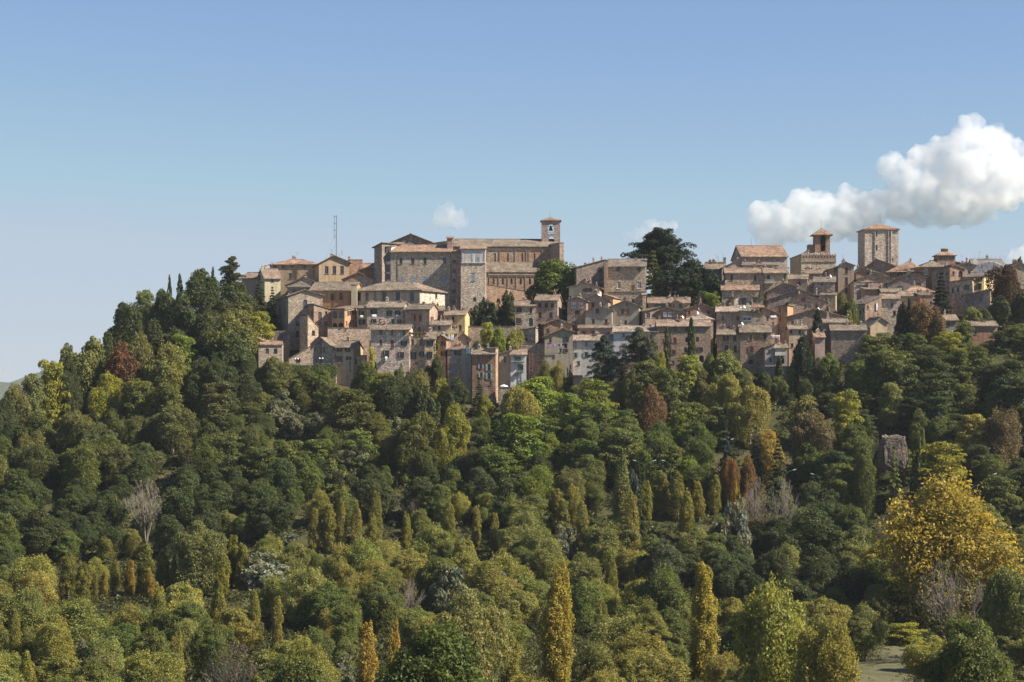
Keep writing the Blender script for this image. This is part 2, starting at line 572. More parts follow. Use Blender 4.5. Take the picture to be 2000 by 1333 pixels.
    # ---- windows
    for (fc, p, fd, inn, r, k, cc, hole) in placed:
        s0, s1, z0, z1 = r
        w_, h_ = s1 - s0, z1 - z0
        fd3 = Vector((fd.x, fd.y, 0)); in3 = Vector((inn.x, inn.y, 0))
        base = loc(p, 0) + Vector((0, 0, 0))
        def pt(s, z, dep): return loc(p + fd * s + inn * dep, z)
        off = 0.0 if hole else -0.30             # not in a hole: stand proud of the wall
        fr = MB()
        def bar(sa, sb, za, zb_, d0, d1):
            vs_ = [pt(sa, za, d0), pt(sb, za, d0), pt(sb, zb_, d0), pt(sa, zb_, d0), pt(sa, za, d1), pt(sb, za, d1), pt(sb, zb_, d1), pt(sa, zb_, d1)]
            return vs_, [(0, 1, 2, 3), (7, 6, 5, 4), (0, 4, 5, 1), (1, 5, 6, 2), (2, 6, 7, 3), (3, 7, 4, 0)]
        e_ = min(.08, w_ * .10) if k != 'w' else .16
        f0, f1 = off + .10, off + .24
        arch = k in 'aAO'
        if arch:
            nseg = 8
            rr = w_ / 2; sc = (s0 + s1) / 2; zsp = z1 - min(rr, h_ * .6); kz = (z1 - zsp) / rr
            arc = [(sc - rr * math.cos(math.pi * i / nseg), zsp + rr * kz * math.sin(math.pi * i / nseg)) for i in range(nseg + 1)]
            for side in (0, 1):
                cs = s0 if side == 0 else s1
                seg = arc[:nseg // 2 + 1] if side == 0 else arc[nseg // 2:]
                dd = -0.012 if hole else off + 0.02
                vs_ = [pt(cs, z1, dd)] + [pt(x, z, dd) for x, z in seg]
                fr.add(vs_, [(0, i + 1, i + 2) if side else (0, i + 2, i + 1) for i in range(len(seg) - 1)])
                vs_ = [pt(x, z, dd) for x, z in seg] + [pt(x, z, f1) for x, z in seg]
                m_ = len(seg)
                fr.add(vs_, [(i, i + 1, m_ + i + 1, m_ + i) for i in range(m_ - 1)])
            fcol = tuple(min(.8, x * .9) for x in col)
            wo = fr.build('arch' if k in 'AO' else 'window', M[mat], root, fcol)
        else:
            fr.add(*bar(s0 + .005, s0 + e_, z0 + .005, z1 - .005, f0, f1)); fr.add(*bar(s1 - e_, s1 - .005, z0 + .005, z1 - .005, f0, f1))
            fr.add(*bar(s0 + e_, s1 - e_, z0 + .005, z0 + e_, f0 + .01, f1)); fr.add(*bar(s0 + e_, s1 - e_, z1 - e_, z1 - .005, f0 + .01, f1))
            if w_ > .8: fr.add(*bar((s0 + s1) / 2 - e_ / 2, (s0 + s1) / 2 + e_ / 2, z0 + e_, z1 - e_, f0 + .02, f1))
            if h_ > 1.3: fr.add(*bar(s0 + e_, s1 - e_, z0 + h_ * .64, z0 + h_ * .64 + e_, f0 + .03, f1))
            fr.add(*bar(s0 - .16, s1 + .16, z0 - .14, z0 - .005, -.12, -.004))       # sill
            if rnd.random() < .6: fr.add(*bar(s0 - .12, s1 + .12, z1 + .005, z1 + .16, -.05, -.004))   # lintel
            wo = fr.build('window', M['paint'], root, (.62, .61, .58) if k == 'w' else (.16, .145, .125) if k != 's' else (.2, .17, .14))
        if k != 'O':
            pn = MB()
            gd = f1 - .03
            if arch:
                pn.add([pt(x, z, gd) for x, z in [(s0, z0)] + arc + [(s1, z0)]][::-1], [tuple(range(len(arc) + 2))[::-1]])
            else:
                pn.add([pt(s0 + .01, z0 + .01, gd), pt(s1 - .01, z0 + .01, gd), pt(s1 - .01, z1 - .01, gd), pt(s0 + .01, z1 - .01, gd)], [(0, 1, 2, 3)])
            g_ = rnd.choice([.012, .02, .03, .06])
            pn.build('pane', M['glass'] if k != 'A' else M['paint'], wo, (g_, g_ * 1.05, g_ * 1.2) if k != 'A' else (.02, .02, .02))  # open arches get a black sheet painted for the shade inside
        if k in 'so':
            half = w_ / 2
            shc = SH[cc]
            shc = tuple(x * rnd.uniform(.8, 1.2) for x in shc)
            for sd in (0, 1):
                sm = MB()
                if k == 's':
                    x0 = s0 + .03 + sd * half; x1 = x0 + half - .06
                    sm.add(*bar(x0, x1, z0 + .03, z1 - .03, off + .02, off + .07))
                    for q_ in range(3):
                        zz = z0 + h_ * (.12 + .3 * q_)
                        sm.add(*bar(x0 + .04, x1 - .04, zz, zz + h_ * .2, off + .0, off + .015))
                else:
                    x0 = s0 - half - .03 if sd == 0 else s1 + .03; x1 = x0 + half
                    sm.add(*bar(x0, x1, z0, z1, -.10, -.05))
                    for q_ in range(2):
                        zz = z0 + h_ * (.08 + .46 * q_)
                        sm.add(*bar(x0 + .04, x1 - .04, zz, zz + h_ * .36, -.125, -.105))
                sm.build('shutter', M['paint'], wo, shc)
    # ---- roof
    th = 0.24
    rm = MB()
    rc = CR[rcol] if isinstance(rcol, str) else rcol
    rj = rnd.uniform(.85, 1.15)
    rc = tuple(x * rj for x in rc)
    o = ov; og = 0.35
    def slab(poly_tops, faces, rim):
        """closed slab: top vertices, the faces over them, and the rim loop"""
        n_ = len(poly_tops)
        bot = [q_ - Vector((0, 0, th)) for q_ in poly_tops]
        rm.add(poly_tops + bot, list(faces) + [tuple(i + n_ for i in f[::-1]) for f in faces] + [(rim[i], rim[i] + n_, rim[(i + 1) % len(rim)] + n_, rim[(i + 1) % len(rim)]) for i in range(len(rim))])
    def L_(p2, z): return loc(p2, z + th)
    ridge_pts = None
    if kind == 'e':
        sl = (zr - zel) / (d / 2)
        fa, fb = a - t * og - nb * o, b + t * og - nb * o
        ra, rb = a - t * og + nb * (d / 2), b + t * og + nb * (d / 2)
        ba, bb = a - t * og + nb * (d + o), b + t * og + nb * (d + o)
        tv = [L_(fa, zel - o * sl), L_(fb, zel - o * sl), L_(rb, zr), L_(ra, zr), L_(bb, zel - o * sl), L_(ba, zel - o * sl)]
        slab(tv, [(0, 1, 2, 3), (3, 2, 4, 5)], [0, 3, 5, 4, 2, 1][::-1])
        ridge_pts = (ra, rb, zr)
    elif kind == 'g':
        wl_ = (pf - a).length; wr_ = (b - pf).length
        sl, sr = (zr - zel) / wl_, (zr - zer) / wr_
        fo = nb * -o; bo = nb * (d + o)
        tv = [L_(a - t * o + fo, zel - o * sl), L_(pf + fo, zr), L_(b + t * o + fo, zer - o * sr),
              L_(b + t * o + bo, zer - o * sr), L_(pf + bo, zr), L_(a - t * o + bo, zel - o * sl)]
        slab(tv, [(0, 1, 4, 5), (1, 2, 3, 4)], [0, 1, 2, 3, 4, 5])
        ridge_pts = (pf + nb * .5, pf + nb * (d * .8), zr)
    elif kind in 'hp':
        ins = min(L / 2 - .02, d / 2) if kind == 'h' else L / 2 - .02
        if kind == 'h' and len(roof) > 2: ins = roof[2]
        sl = (zr - zel) / (d / 2)
        cs = [a - t * o - nb * o, b + t * o - nb * o, c + t * o + nb * o, e - t * o + nb * o]
        r1, r2 = a + t * ins + nb * (d / 2), b - t * ins + nb * (d / 2)
        tv = [L_(q_, zel - o * sl) for q_ in cs] + [L_(r1, zr), L_(r2, zr)]
        slab(tv, [(0, 1, 5, 4), (1, 2, 5), (2, 3, 4, 5), (3, 0, 4)], [0, 1, 2, 3])
        ridge_pts = (r1, r2, zr)
    elif kind == 's':
        sl = (zr - zel) / d
        tv = [L_(a - t * og - nb * o, zel - o * sl), L_(b + t * og - nb * o, zer - o * sl), L_(c + t * og + nb * .2, zr + .2 * sl), L_(e - t * og + nb * .2, zr + .2 * sl)]
        slab(tv, [(0, 1, 2, 3)], [0, 1, 2, 3])
        ridge_pts = (a + nb * (d * .7), b + nb * (d * .7), zel + (zr - zel) * .7)
    elif kind == 'l':                            # one slope running sideways
        sl = (zel - zer) / L
        tv = [L_(a - t * o - nb * o, zel + o * sl), L_(b + t * o - nb * o, zer - o * sl), L_(c + t * o + nb * o, zer - o * sl), L_(e - t * o + nb * o, zel + o * sl)]
        slab(tv, [(0, 1, 2, 3)], [0, 1, 2, 3])
        ridge_pts = (a + nb * (d * .5), b + nb * (d * .5), (zel + zer) / 2)
    elif kind == 'f':
        pp = .0
        tv = [L_(a - t * .08 - nb * .08, zel - th), L_(b + t * .08 - nb * .08, zel - th), L_(c + t * .08 + nb * .08, zel - th), L_(e - t * .08 + nb * .08, zel - th)]
        slab(tv, [(0, 1, 2, 3)], [0, 1, 2, 3])
        ridge_pts = (a + nb * (d * .5), b + nb * (d * .5), zel)
    rf = rm.build('roof', M['roof'], root, rc) if kind != 'n' else wallo
    if ridge_pts and kind in 'egh':              # ridge tiles
        ra, rb, zz = ridge_pts
        if kind == 'g': ra, rb = pf - nb * o, pf + nb * (d + o)
        cm = MB(); cm.tube(loc(ra, zz + th), loc(rb, zz + th), .17, n=6)
        cm.build('ridge_tile', M['roof'], rf, tuple(x * 1.1 for x in rc))
    # ---- chimneys: (u, v of the top, width px, height px)
    def chimney(x2, ztop_, w_, hgt, pot):
        cm = MB()
        base_ = loc(x2, ztop_ - hgt - .6)
        cm.box(base_, w_, w_ * .9, hgt + .6 - .25, T3, N3)
        cm.box(base_ + Vector((0, 0, hgt + .6 - .25)), w_ + .2, w_ + .15, .12, T3, N3)
        if pot: cm.lathe(base_ + Vector((0, 0, hgt + .6 - .13)), [(.17, 0), (.15, .35), (.24, .38), (.2, .46), (.02, .58)], 8)
        else: cm.box(base_ + Vector((0, 0, hgt + .6 - .13)), w_ * .7, w_ * .7, .3, T3, N3, .3)
        cm.build('chimney', M['brick'], rf, rnd.choice([(.34, .26, .2), (.40, .24, .17), (.45, .39, .32)]))
    for (u, v, w, hp) in chim:
        ra, rb, zz = ridge_pts if ridge_pts else (a, b, zel)
        q0, q1 = (a + nb * d * .4, b + nb * d * .4)
        tt = isect(u, q0, q1)
        pp = q0 + (q1 - q0) * min(max(tt, 0), 1)
        chimney(pp, zv(v, pp.y), max(.45, w * pp.y / F), hp * pp.y / F + .8, rnd.random() < .4)
    if kind in 'eghs' and name == 'house':
        for _ in range(rnd.choice([1, 1, 2, 2, 3])):
            ra, rb, zz = ridge_pts
            k_ = rnd.uniform(.12, .88)
            pp = ra + (rb - ra) * k_
            chimney(pp, zz + th + rnd.uniform(.7, 1.3), rnd.uniform(.5, .8), 1.0, rnd.random() < .5)
        if rnd.random() < .6:
            ra, rb, zz = ridge_pts
            pp = ra + (rb - ra) * rnd.uniform(.2, .8)
            am = MB(); q_ = loc(pp, zz); hh = rnd.uniform(2, 3.4)
            am.tube(q_, q_ + Vector((0, 0, hh)), .035, n=4)
            for zz_ in (hh - .1, hh - .5):
                am.tube(q_ + Vector((-.6, 0, zz_)), q_ + Vector((.6, 0, zz_)), .025, n=4)
            am.build('antenna', M['metal'], rf, (.2, .2, .21))
    for (u, v) in ant:
        tt = isect(u, a, b); pp = a + (b - a) * tt + nb * (d * .5)
        am = MB(); q_ = loc(pp, (zr or zel)); top = loc(pp, zv(v, pp.y))
        am.tube(q_, top, .06, n=4)
        am.build('antenna', M['metal'], rf, (.2, .2, .21))
    for (u, v) in dish:
        tt = isect(u, a, b); pp = a + (b - a) * tt + nb * (d * .3)
        dm = MB(); q_ = loc(pp, zv(v, pp.y))
        nrm = Vector((.75, -.5, .45)).normalized(); x_ = nrm.orthogonal().normalized(); y_ = nrm.cross(x_)
        ring = [q_ + nrm * .14 + (x_ * math.cos(i * math.pi / 5) + y_ * math.sin(i * math.pi / 5)) * .5 for i in range(10)]
        dm.add([q_] + ring, [(0, i + 1, (i + 1) % 10 + 1) for i in range(10)])
        dm.tube(q_, q_ - Vector((0, 0, 1.4)), .05, n=4); dm.tube(q_, q_ + nrm * .6, .03, n=4)
        dm.build('satellite_dish', M['metal'], rf, (.72, .72, .72))
    info = dict(root=root, a=a, b=b, c=c, e=e, t=T3, n=N3, zel=zel, zer=zer, zr=zr, O=O, loc=loc, col=col, mat=mat, wall=wallo, roof=rf, u=(u0 + u1) / 2, v=(vel + vb) / 2, label=label, d=d, L=L)
    HOUSES.append(info)
    return info
# ------------------------------------------------------------------ the town, from the left end of the ridge to the right
# h(u0, Y0, u1, Y1, depth, v_eave, roof, wall, roof colour, v_base, label, windows)
# -- left end
h(472, 662, 518, 660, None, 544, ('e', 534), 'pt', 'r5', 556, 'low house with a plain tiled roof beside the flat-topped cedar')
h(517, 652, 548, 653.5, 13, 544, ('e', 527), 'pc', 'r5', 562, 'low house with a sunlit pale yellow gable wall at the left end of the ridge', '532,549,5,4')
h(527, 676, 625, 676, 12, 517, ('h', 508.5), 'pt', 'r2', 556, 'long ochre block with an orange roof behind the yellow gabled house', '537,521,6,4;553,520,5,6;571,520,6,4;595,521,6,4;567,540,6,11;615,534,6,10')
h(623, 662, 683, 664, 26, (515, 513), ('g', 652, 500), 'pt', 'r1', 556, 'brown gabled house with three tall windows beneath the thin radio mast', '638,528,7,15;653,528,7,15;668,528,7,15', ov=.7, dish=[(664, 509)])
h(684, 676, 708, 677, 8, 507, ('f',), 'bk', 'r3', 548, 'flat-topped brick block with a rooftop railing right of the radio mast', chim=[(682, 502, 4, 4)])
h(708, 684, 733, 684, 9, 524, ('e', 516), 'pn', 'r2', 556, 'small brown wall with a strip of orange roof left of the dark convent end', name='annex')
h(670, 652, 730, 652, 12, 546, ('g', 700, 533), 'bk', 'r1', 560, 'low brick gable with one pair of small windows above the long convent wing', '703,549,7,5', chim=[(690, 540, 3, 4)])
h(560, 650, 627, 650, 22, (557, 556), ('g', 593, 542), 'sg', 'r1', 580, 'rough stone gable rising behind the rounded tiled roof', 'L550,564,7,10;L538,566,8,10')
h(562, 640, 607, 640, 12, 561, ('h', 551, 3.5), 'sg', 'r3', 590, 'low stone apse under a rounded hipped roof behind the big convent church', '574,570,8,6;582,570,6,6', cat='apse', name='apse')
h(605, 634, 690, 632, 15.5, 568, ('e', 553), 'po', 'r1', 615, 'orange plastered convent wing with small square windows', '649,580,7,13;666,580,7,13;640,602,5,5;656,602,5,5', name='convent_wing', cat='convent')
h(688, 630, 820, 623.5, 15, 567.5, ('h', 552.5), 'pb', 'r1', 605, 'long beige convent wing with tall grey-framed windows and a hipped roof', '701,580,7,15;717,580,6,14;751,579,8,16;777,579,8,16;805,580,8,16', name='convent_wing', cat='convent', ov=.8)
# its sunlit end
h(819, 623.8, 869, 636, 12, 569, ('h', 556, 5), 'sl', 'r5', 608, 'sunlit whitewashed stone end of the long convent wing with one small window', '852,578,4,9;857,600,5,5', name='convent_wing', cat='convent', ov=.7)
h(686, 626, 697, 626, 2, 556, ('f',), 'pb', 'r5', 606, 'tan masonry pier with a stepped top on the orange convent wing', name='chimney_stack', cat='chimney')
h(563, 612, 630, 614.6, 45, (578, 577), ('g', 594, 567), 'sg', 'r1', 708, 'big rough stone church with a broad gable and arched windows above the terrace', '596,594,8,17,a;582,629,9,17,a;581,653,7,14,a;L545,606,2,22;L556,602,2,24;L536,612,2,14;L527,616,2,12', name='church', cat='church', ov=.6)
h(613, 607, 648, 609, 9, (595, 605), ('l',), 'bt', 'r1', 712, 'ruined brick gable wall with broken arches beside the arcaded orange house', '625,617,7,15,a;637,612,4,6;607,632,4,8;625,633,4,6;636,632,7,9;L609,612,3,6', ov=.25, name='ruin', cat='ruin')
h(601, 601, 622, 603, 5, (617, 640), ('l',), 'sw', 'r3', 712, 'tall sloping stone buttress standing against the ruined gable', '612,651,6,11,a', ov=.1, name='buttress', cat='buttress')
h(648, 606, 673, 604.5, 11, 604, ('s', 599), 'po', 'r1', 650, 'orange arcaded house with two tall glazed arches above two lower ones', '654,615,10,14,a;667,615,10,14,a;654,637,9,12,A;666,637,11,13,A', name='arcaded_house')
h(673, 604.6, 696, 609, 1.6, (606, 601), ('l',), 'po', 'r5', 650, 'orange brick side wing with a row of small windows right of the glazed arches', '680,612,3,8;684,611,3,8;688,610,3,8;693,608,3,8;677,632,3,9;685,630,3,9,a;690,629,3,9,a', ov=.35, name='arcaded_house')
h(640, 600, 722, 601, 5, 640, ('f',), 'sw', 'r3', 720, 'high rubble retaining wall with weeds under the orange arcaded house', '664,642,2,2;675,644,2,2;689,678,4,6', name='retaining_wall', cat='wall')
h(697, 607, 718, 606, 8, 603, ('s', 597), 'sw', 'r1', 700, 'narrow stone house with white washing under its window next to the orange wing', '706,613,5,9,o;707,629,6,10,o,dk')
h(717, 605, 788, 604, None, 601, ('e', 591), 'sl', 'r1', 655, 'pale stone house with six shuttered windows and laundry above the front terrace roofs', '730,609,6,10,o;760,613,5,10,o;777,612,5,9,o;730,627,5,7,o;742,628,5,9,s,rd;768,629,5,9,d;780,629,4,8,o', chim=[(748, 595, 3, 5), (783, 587, 5, 9)])
h(791, 601, 839, 599, None, 605, ('e', 596), 'bt', 'r1', 660, 'patched brick house with four rust red shutters beside a long downpipe', '810,621,5,12,s,rd;821,621,5,12,s,rd;808,643,5,7,s,rd;819,643,5,7,s,rd', chim=[(793, 594, 4, 6)])
h(840, 607, 867, 607, None, 607, ('e', 600), 'bs', 'r1', 650, 'dark brick house with one small window left of the yellow house', '859,620,5,8,s')
h(868, 603, 908, 602, None, 616, ('e', 608), 'py', 'r5', 660, 'bright yellow house with brown shutters and a timber porch beside the yew trees', '885,624,5,10,s;874,624,4,4;888,641,10,6;899,640,5,8', chim=[(876, 600, 5, 9)])
h(840, 597, 881, 597, None, 635, ('e', 628), 'pb', 'r1', 665, 'low beige house with two small windows under the yellow house', '848,642,3,7;858,641,5,9,s')
h(724, 588, 800, 587, None, 644, ('e', 636), 'sl', 'r1', 735, 'big square stone house with three rows of windows behind the yellow creeper', '744,649,5,9;766,650,5,9;789,650,5,8;744,670,5,10,s,rd;766,673,6,14,s,rd;789,671,6,10,o;754,692,6,14,o;783,694,6,12,o;L718,650,3,12', ov=.8, tint=1.05)
h(799, 588.5, 836, 588, 8, 657, ('f',), 'sw', 'r3', 735, 'stone house topped by a terrace of potted plants right of the big square house', '806,669,5,11;823,669,5,12;807,695,6,14,o;824,692,5,9,o;813,709,4,4')
h(829, 587, 850, 587, None, 663, ('e', 650), 'sw', 'r1', 730, 'narrow stone house with a steep patched roof and dark open shutters', '840,671,6,10,o,dk;839,694,5,13,o,dk')
h(849, 591, 871, 590, 8, (664, 661), ('g', 862, 656), 'bk', 'r1', 720, 'small brick house with an ivy-clad corner under the hanging sheet', '854,673,4,7;866,672,5,9,o,dk;866,691,5,9,o,dk')
h(868, 594, 893, 594, 8, 653, ('s', 644), 'bt', 'r1', 700, 'brick house under a roof garden with a hanging sheet', '879,684,8,8,o,dk', name='house')
h(890, 597, 918, 597, 8, (664, 662), ('g', 905, 652), 'pt', 'r1', 690, 'tan plaster gable with a sunlit right edge above the grey tenement', '914,672,4,7,d;912,661,2,5')
h(874, 589, 901, 588.5, 7, 684, ('s', 677), 'bs', 'r3', 765, 'narrow tenement with large faded blue shutters right of the dark round tree', '886,706,9,11,s,bl;896,705,4,9,s,bl;885,725,11,12,s,bl;895,690,8,9,o,dk', ov=.3)
h(901, 588, 921, 587.5, 8, 681, ('f',), 'pg', 'r3', 775, 'tall grey tenement with blue shutters and a shadowed stone base', '914,686,8,12,s,bl;912,706,6,10,s,bl;914,725,6,9,s,bl;897,738,4,6;917,742,3,7')
h(922, 586, 968, 585.5, None, 692, ('e', 682), 'bk', 'r1', 790, 'tall brick and stone house with pale grey open shutters above the white parasol', '937,697,5,6;957,697,5,6;939,716,5,9,o,gy;955,718,6,13,o,gy;940,733,5,9,o,gy;955,735,6,12,o,gy;958,749,4,7', ov=.7, chim=[(936, 674, 6, 9)])
h(968, 585.8, 973, 587, 4, 680, ('f',), 'bt', 'r5', 780, 'sunlit brick chimney flue running the full height of the tall brick house', name='chimney_stack', cat='chimney')
h(975, 588, 999, 588, 9, (691, 685), ('l',), 'pt', 'r1', 760, 'tan house end with a sloping roof and one narrow window above the parasol', '986,702,4,12', ov=.4)
h(997, 587, 1028, 587, None, 693, ('e', 684), 'pw', 'r5', 760, 'small white house with a green shuttered balcony door above a stone terrace', '1011,701,6,9,o,gr;1017,718,5,12,o,gr;1006,731,2,6;1010,731,2,6', chim=[(995, 677, 4, 8)])
h(1006, 612, 1046, 612, None, 598, ('e', 590), 'sg', 'r5', 670, 'stone house with brown shutters and a brick-framed arched door behind the garden', '1014,606,10,9,s;1037,607,5,10,s;1013,627,11,10,s;1037,629,8,16,a')
h(1045, 613, 1089, 612, None, 587.5, ('e', 577.5), 'bs', 'r5', 655, 'tall house with five brown shuttered windows and an orange roof right of the yews', '1055,597,6,9,s;1067,597,6,9,s;1079,597,6,9,s;1055,616,6,11,s;1076,616,6,11,s;1054,640,7,15,A', chim=[(1044, 574, 3, 6)])
h(1062, 603, 1118, 603, 10, (634, 634), ('g', 1089, 624), 'bk', 'r1', 680, 'ragged brick gable with one green shutter behind the clothes line', '1070,647,6,9,s,gr')
h(1064, 592, 1119, 592, 12, (658, 648), ('g', 1098, 643), 'pg', 'r1', 750, 'tall grey plaster gable with a clothes line strung beneath its top windows', '1075,665,5,9,s;1106,664,5,9,o;1095,685,4,7;1105,685,4,7,o;1117,600,1,1', ov=.7)
h(1119, 595, 1199, 594, None, 665.5, ('e', 656), 'pw', 'r4', 750, 'long white house with pale blue shutters behind the drooping cedar', '1124,675,5,12,s,bl;1145,672,5,8,s,bl;1124,694,5,8,o,bl;1145,693,6,9,o,bl;1130,710,5,7;1148,729,4,5', chim=[(1163, 651, 7, 9), (1152, 656, 3, 4)])
h(1130, 606, 1199, 605, None, 641, ('e', 637), 'pp', 'r1', 670, 'low pinkish house with orange open shutters behind the long white house', '1141,650,5,8,o,og;1159,650,5,8,o,og;1189,653,5,6,o,og')
h(1198, 593.5, 1237, 593, None, 648.5, ('e', 638), 'pw', 'r4', 720, 'white house with small balconies left of the long brick block', '1218,655,4,5;1219,677,6,10,s,bl;1219,691,5,9,s,bl')
h(1178, 590, 1262, 589, 3, 701, ('f',), 'pn', 'r3', 770, 'grey concrete terrace wall with recessed panels under the white houses', '1203,728,9,12,d;1216,728,8,12,d', name='retaining_wall', cat='wall')
h(1236, 593, 1285, 592.5, 11, 649, ('s', 638), 'bs', 'r4', 730, 'low brick house with rust shutters behind the grey-green conifer', '1290,666,5,9,o,og;1246,668,6,9,o,og;1262,668,6,9,o,og')
h(1284, 592.5, 1388, 592, None, 637.5, ('e', 627), 'bs', 'r5', 730, 'long brick block with three rows of windows behind the two cypresses', '1303,645,6,9,o,og;1318,645,6,10,o,og;1303,665,6,9,o,og;1318,665,6,10,o,og;1341,643,5,9;1363,643,5,9;1341,664,5,9,a;1362,663,6,10,a;1315,688,6,9,o,rd;1339,684,6,10;1367,683,6,9,o;1315,708,4,6;1370,701,9,13,A', chim=[(1330, 618, 5, 8)], dish=[(1334, 620)])
h(1342, 602, 1393, 602, 8, 624, ('h', 614, 3.6), 'sg', 'r4', 690, 'square loggia house with a low pyramid roof behind the long brick block', '1357,629,8,6;1379,629,5,6', dish=[(1364, 612)])
h(1340, 611, 1397, 611, 10, (604, 604), ('g', 1370, 594), 'bk', 'r1', 660, 'plain brown brick gable with two shutters above the low pyramid roof', '1346,611,5,7,s;1384,611,5,7,s')
h(1266, 620, 1347, 619, None, 592.5, ('e', 583), 'pt', 'r5', 630, 'long tan house with several chimneys below the tall dark pines', '1290,598,24,6,d', chim=[(1307, 578, 5, 7), (1324, 577, 3, 6), (1340, 580, 4, 6)])
h(1312, 614, 1339, 614, 9, (592, 596), ('g', 1320, 588), 'pt', 'r1', 630, 'small beige gable with a sunlit right side in front of the long tan house', '1316,599,4,8;1329,599,6,8')
h(1286, 609.5, 1338, 609, 10, (608, 612), ('g', 1303, 601), 'bk', 'r1', 645, 'brown brick gable with a pair of white-curtained windows', '1299,615,6,8,w;1308,615,6,8,w;1331,617,5,8', dish=[(1336, 620)])
h(1260, 609, 1287, 610, 9, (608, 601), ('l',), 'pn', 'r1', 645, 'narrow plaster house with a sloping roof and small loggia left of the brown gable', '1266,616,7,10;1277,617,5,7')
h(1192, 612, 1248, 611, 12, (600, 598), ('g', 1221, 588), 'pg', 'r1', 650, 'grey plaster gable with two rust red shutters below the stone palace', '1216,609,6,9,o,og;1227,609,5,9,s,og;1222,630,5,8,s;1224,595,3,3')
h(1143, 610, 1195, 609, 12, (609, 606), ('g', 1171, 599), 'pg', 'r1', 655, 'grey-brown plaster gable with three small brown shutters', '1167,608,6,9,s;1159,628,5,9,s;1184,628,5,8,s;1196,632,3,5')
h(1108, 614, 1145, 613, 10, (588, 588), ('g', 1127, 581), 'bs', 'r5', 660, 'narrow brick-topped gable with two white windows above a wide brown one', '1120,597,7,9,w;1135,597,7,9,w;1128,611,10,8,s;1122,633,5,8')
h(1146, 617, 1188, 616, 10, (585, 587), ('g', 1163, 576), 'pg', 'r3', 650, 'shadowed grey gable with a big chimney between the small plaster gables', '1158,596,6,9,s;1175,596,6,7,s', chim=[(1163, 566, 5, 9), (1150, 573, 3, 5)], dish=[(1167, 577)])
h(1111, 626, 1171, 625, 12, (562, 562), ('g', 1143, 553), 'pc', 'r1', 610, 'cream house with a brown shuttered window high under its gable below the holm oak', '1147,567,9,6,o,rd;1110,570,3,5;1114,582,5,6', ov=.8, chim=[(1153, 546, 4, 8), (1165, 554, 4, 7)])
h(1178, 623, 1197, 622, 9, (576, 582), ('l',), 'po', 'r5', 620, 'small orange house wedged under the foot of the stone palace', '1186,596,4,6', ov=.4)
# stone palace
h(1187, 637, 1261, 636, None, 520.5, ('e', 508), 'sw', 'r3', 612, 'tall stone palace with two white-framed windows and small arches at its foot', '1208,526,7,7;1248,526,7,7;1209,557,7,14,w;1249,557,7,14,w;1209,586,8,11,a;1222,585,8,11,a;1236,589,5,9;1236,562,6,9,s,rd', name='palace', cat='palace', ov=.9, chim=[(1243, 505, 4, 4), (1255, 507, 4, 4)])
h(1126, 640, 1182, 641, 12, (523, 508), ('l',), 'sd', 'r3', 612, 'dark stone wing with a row of chimney pots along its sloping roof', '1172,528,6,11,d;1172,558,5,7', name='palace', cat='palace', ov=.3, chim=[(1143, 513, 4, 6), (1150, 515, 3, 3), (1159, 505, 3, 9), (1175, 503, 3, 8)])
h(1180, 634.5, 1188, 634.5, 4, 508, ('f',), 'bs', 'r3', 612, 'pale brick pier between the dark wing and the stone palace', name='buttress', cat='buttress')
h(1255, 634, 1262, 634, 3, 577, ('s', 573), 'sw', 'r5', 612, 'small stone buttress at the right foot of the palace', name='buttress', cat='buttress', ov=.1)
# -- convent and church on the crest
h(731, 652, 746, 650, 24, (484, 476), ('l',), 'sd', 'r3', 600, 'shaded end block of the convent in darkened stone, with a sloping roof', name='convent_wing', cat='convent', ov=.6)  # shade of the left-facing side is put into the stone colour
h(745, 652, 764, 651, 12, 483, ('s', 475), 'pw', 'r1', 600, 'pale plaster bay of three stacked loggias at the left of the convent', '760,493,5,7;757,503,11,14,d;757,524,11,14,d;757,541,11,10,d', name='convent_wing', cat='convent', ov=.6)
h(760, 672, 843, 672, 14, (476, 474), ('g', 802, 458), 'sd', 'r1', 520, 'stone gable with two small windows rising behind the red convent roof', '786,471,5,6;796,470,4,5', name='convent_wing', cat='convent', ov=.6)
h(820, 668, 880, 668, 12, (480, 471), ('l',), 'sg', 'r3', 520, 'shadowed stone block with broken roofs between the convent and the nave', name='convent_wing', cat='convent', ov=.4)
h(763, 650.5, 881, 650, None, 492, ('e', 480.5), 'sg', 'r2', 612, 'broad stone convent with two rows of four windows under a bright red roof', '783,510,6,12;806,510,6,12;830,510,6,12;868,509,6,11;784,547,6,11,s,bl;807,547,6,11,s,bl;830,547,6,11,s,bl;868,546,6,12,s,bl', name='convent', cat='convent', ov=.7)
h(873, 652.5, 884, 652.5, 4, 466, ('s', 463), 'bs', 'r5', 495, 'stout brick stair turret with a sunlit side at the left end of the nave roof', name='turret', cat='turret', ov=.3)
h(881, 650, 901, 649, 10, 492, ('s', 488), 'bs', 'r2', 620, 'narrow brick bay with five stacked windows left of the painted tower house', '887,511,7,6;887,530,7,6;887,548,7,6;887,569,7,7;887,589,7,6', name='convent_wing', cat='convent', ov=.4)
LOGGIA = h(900, 646, 948.5, 646, 11, 487, ('s', 482), 'sl', 'r2', 625, 'tower house with a white painted loggia above plain rubble walls', '924,542,7,15,s,bl;927,585,6,9,a', name='tower_house', cat='tower house', ov=.5)
NAVE = h(888, 690, 1095, 692, None, 482, ('e', 469), 'bt', 'r1', 560, 'long brick church nave with narrow slit windows along the skyline', '967,503,3,17,a;992,503,3,17,a;1020,503,3,17,a;1044,503,3,17,a', name='church', cat='church', ov=.5)
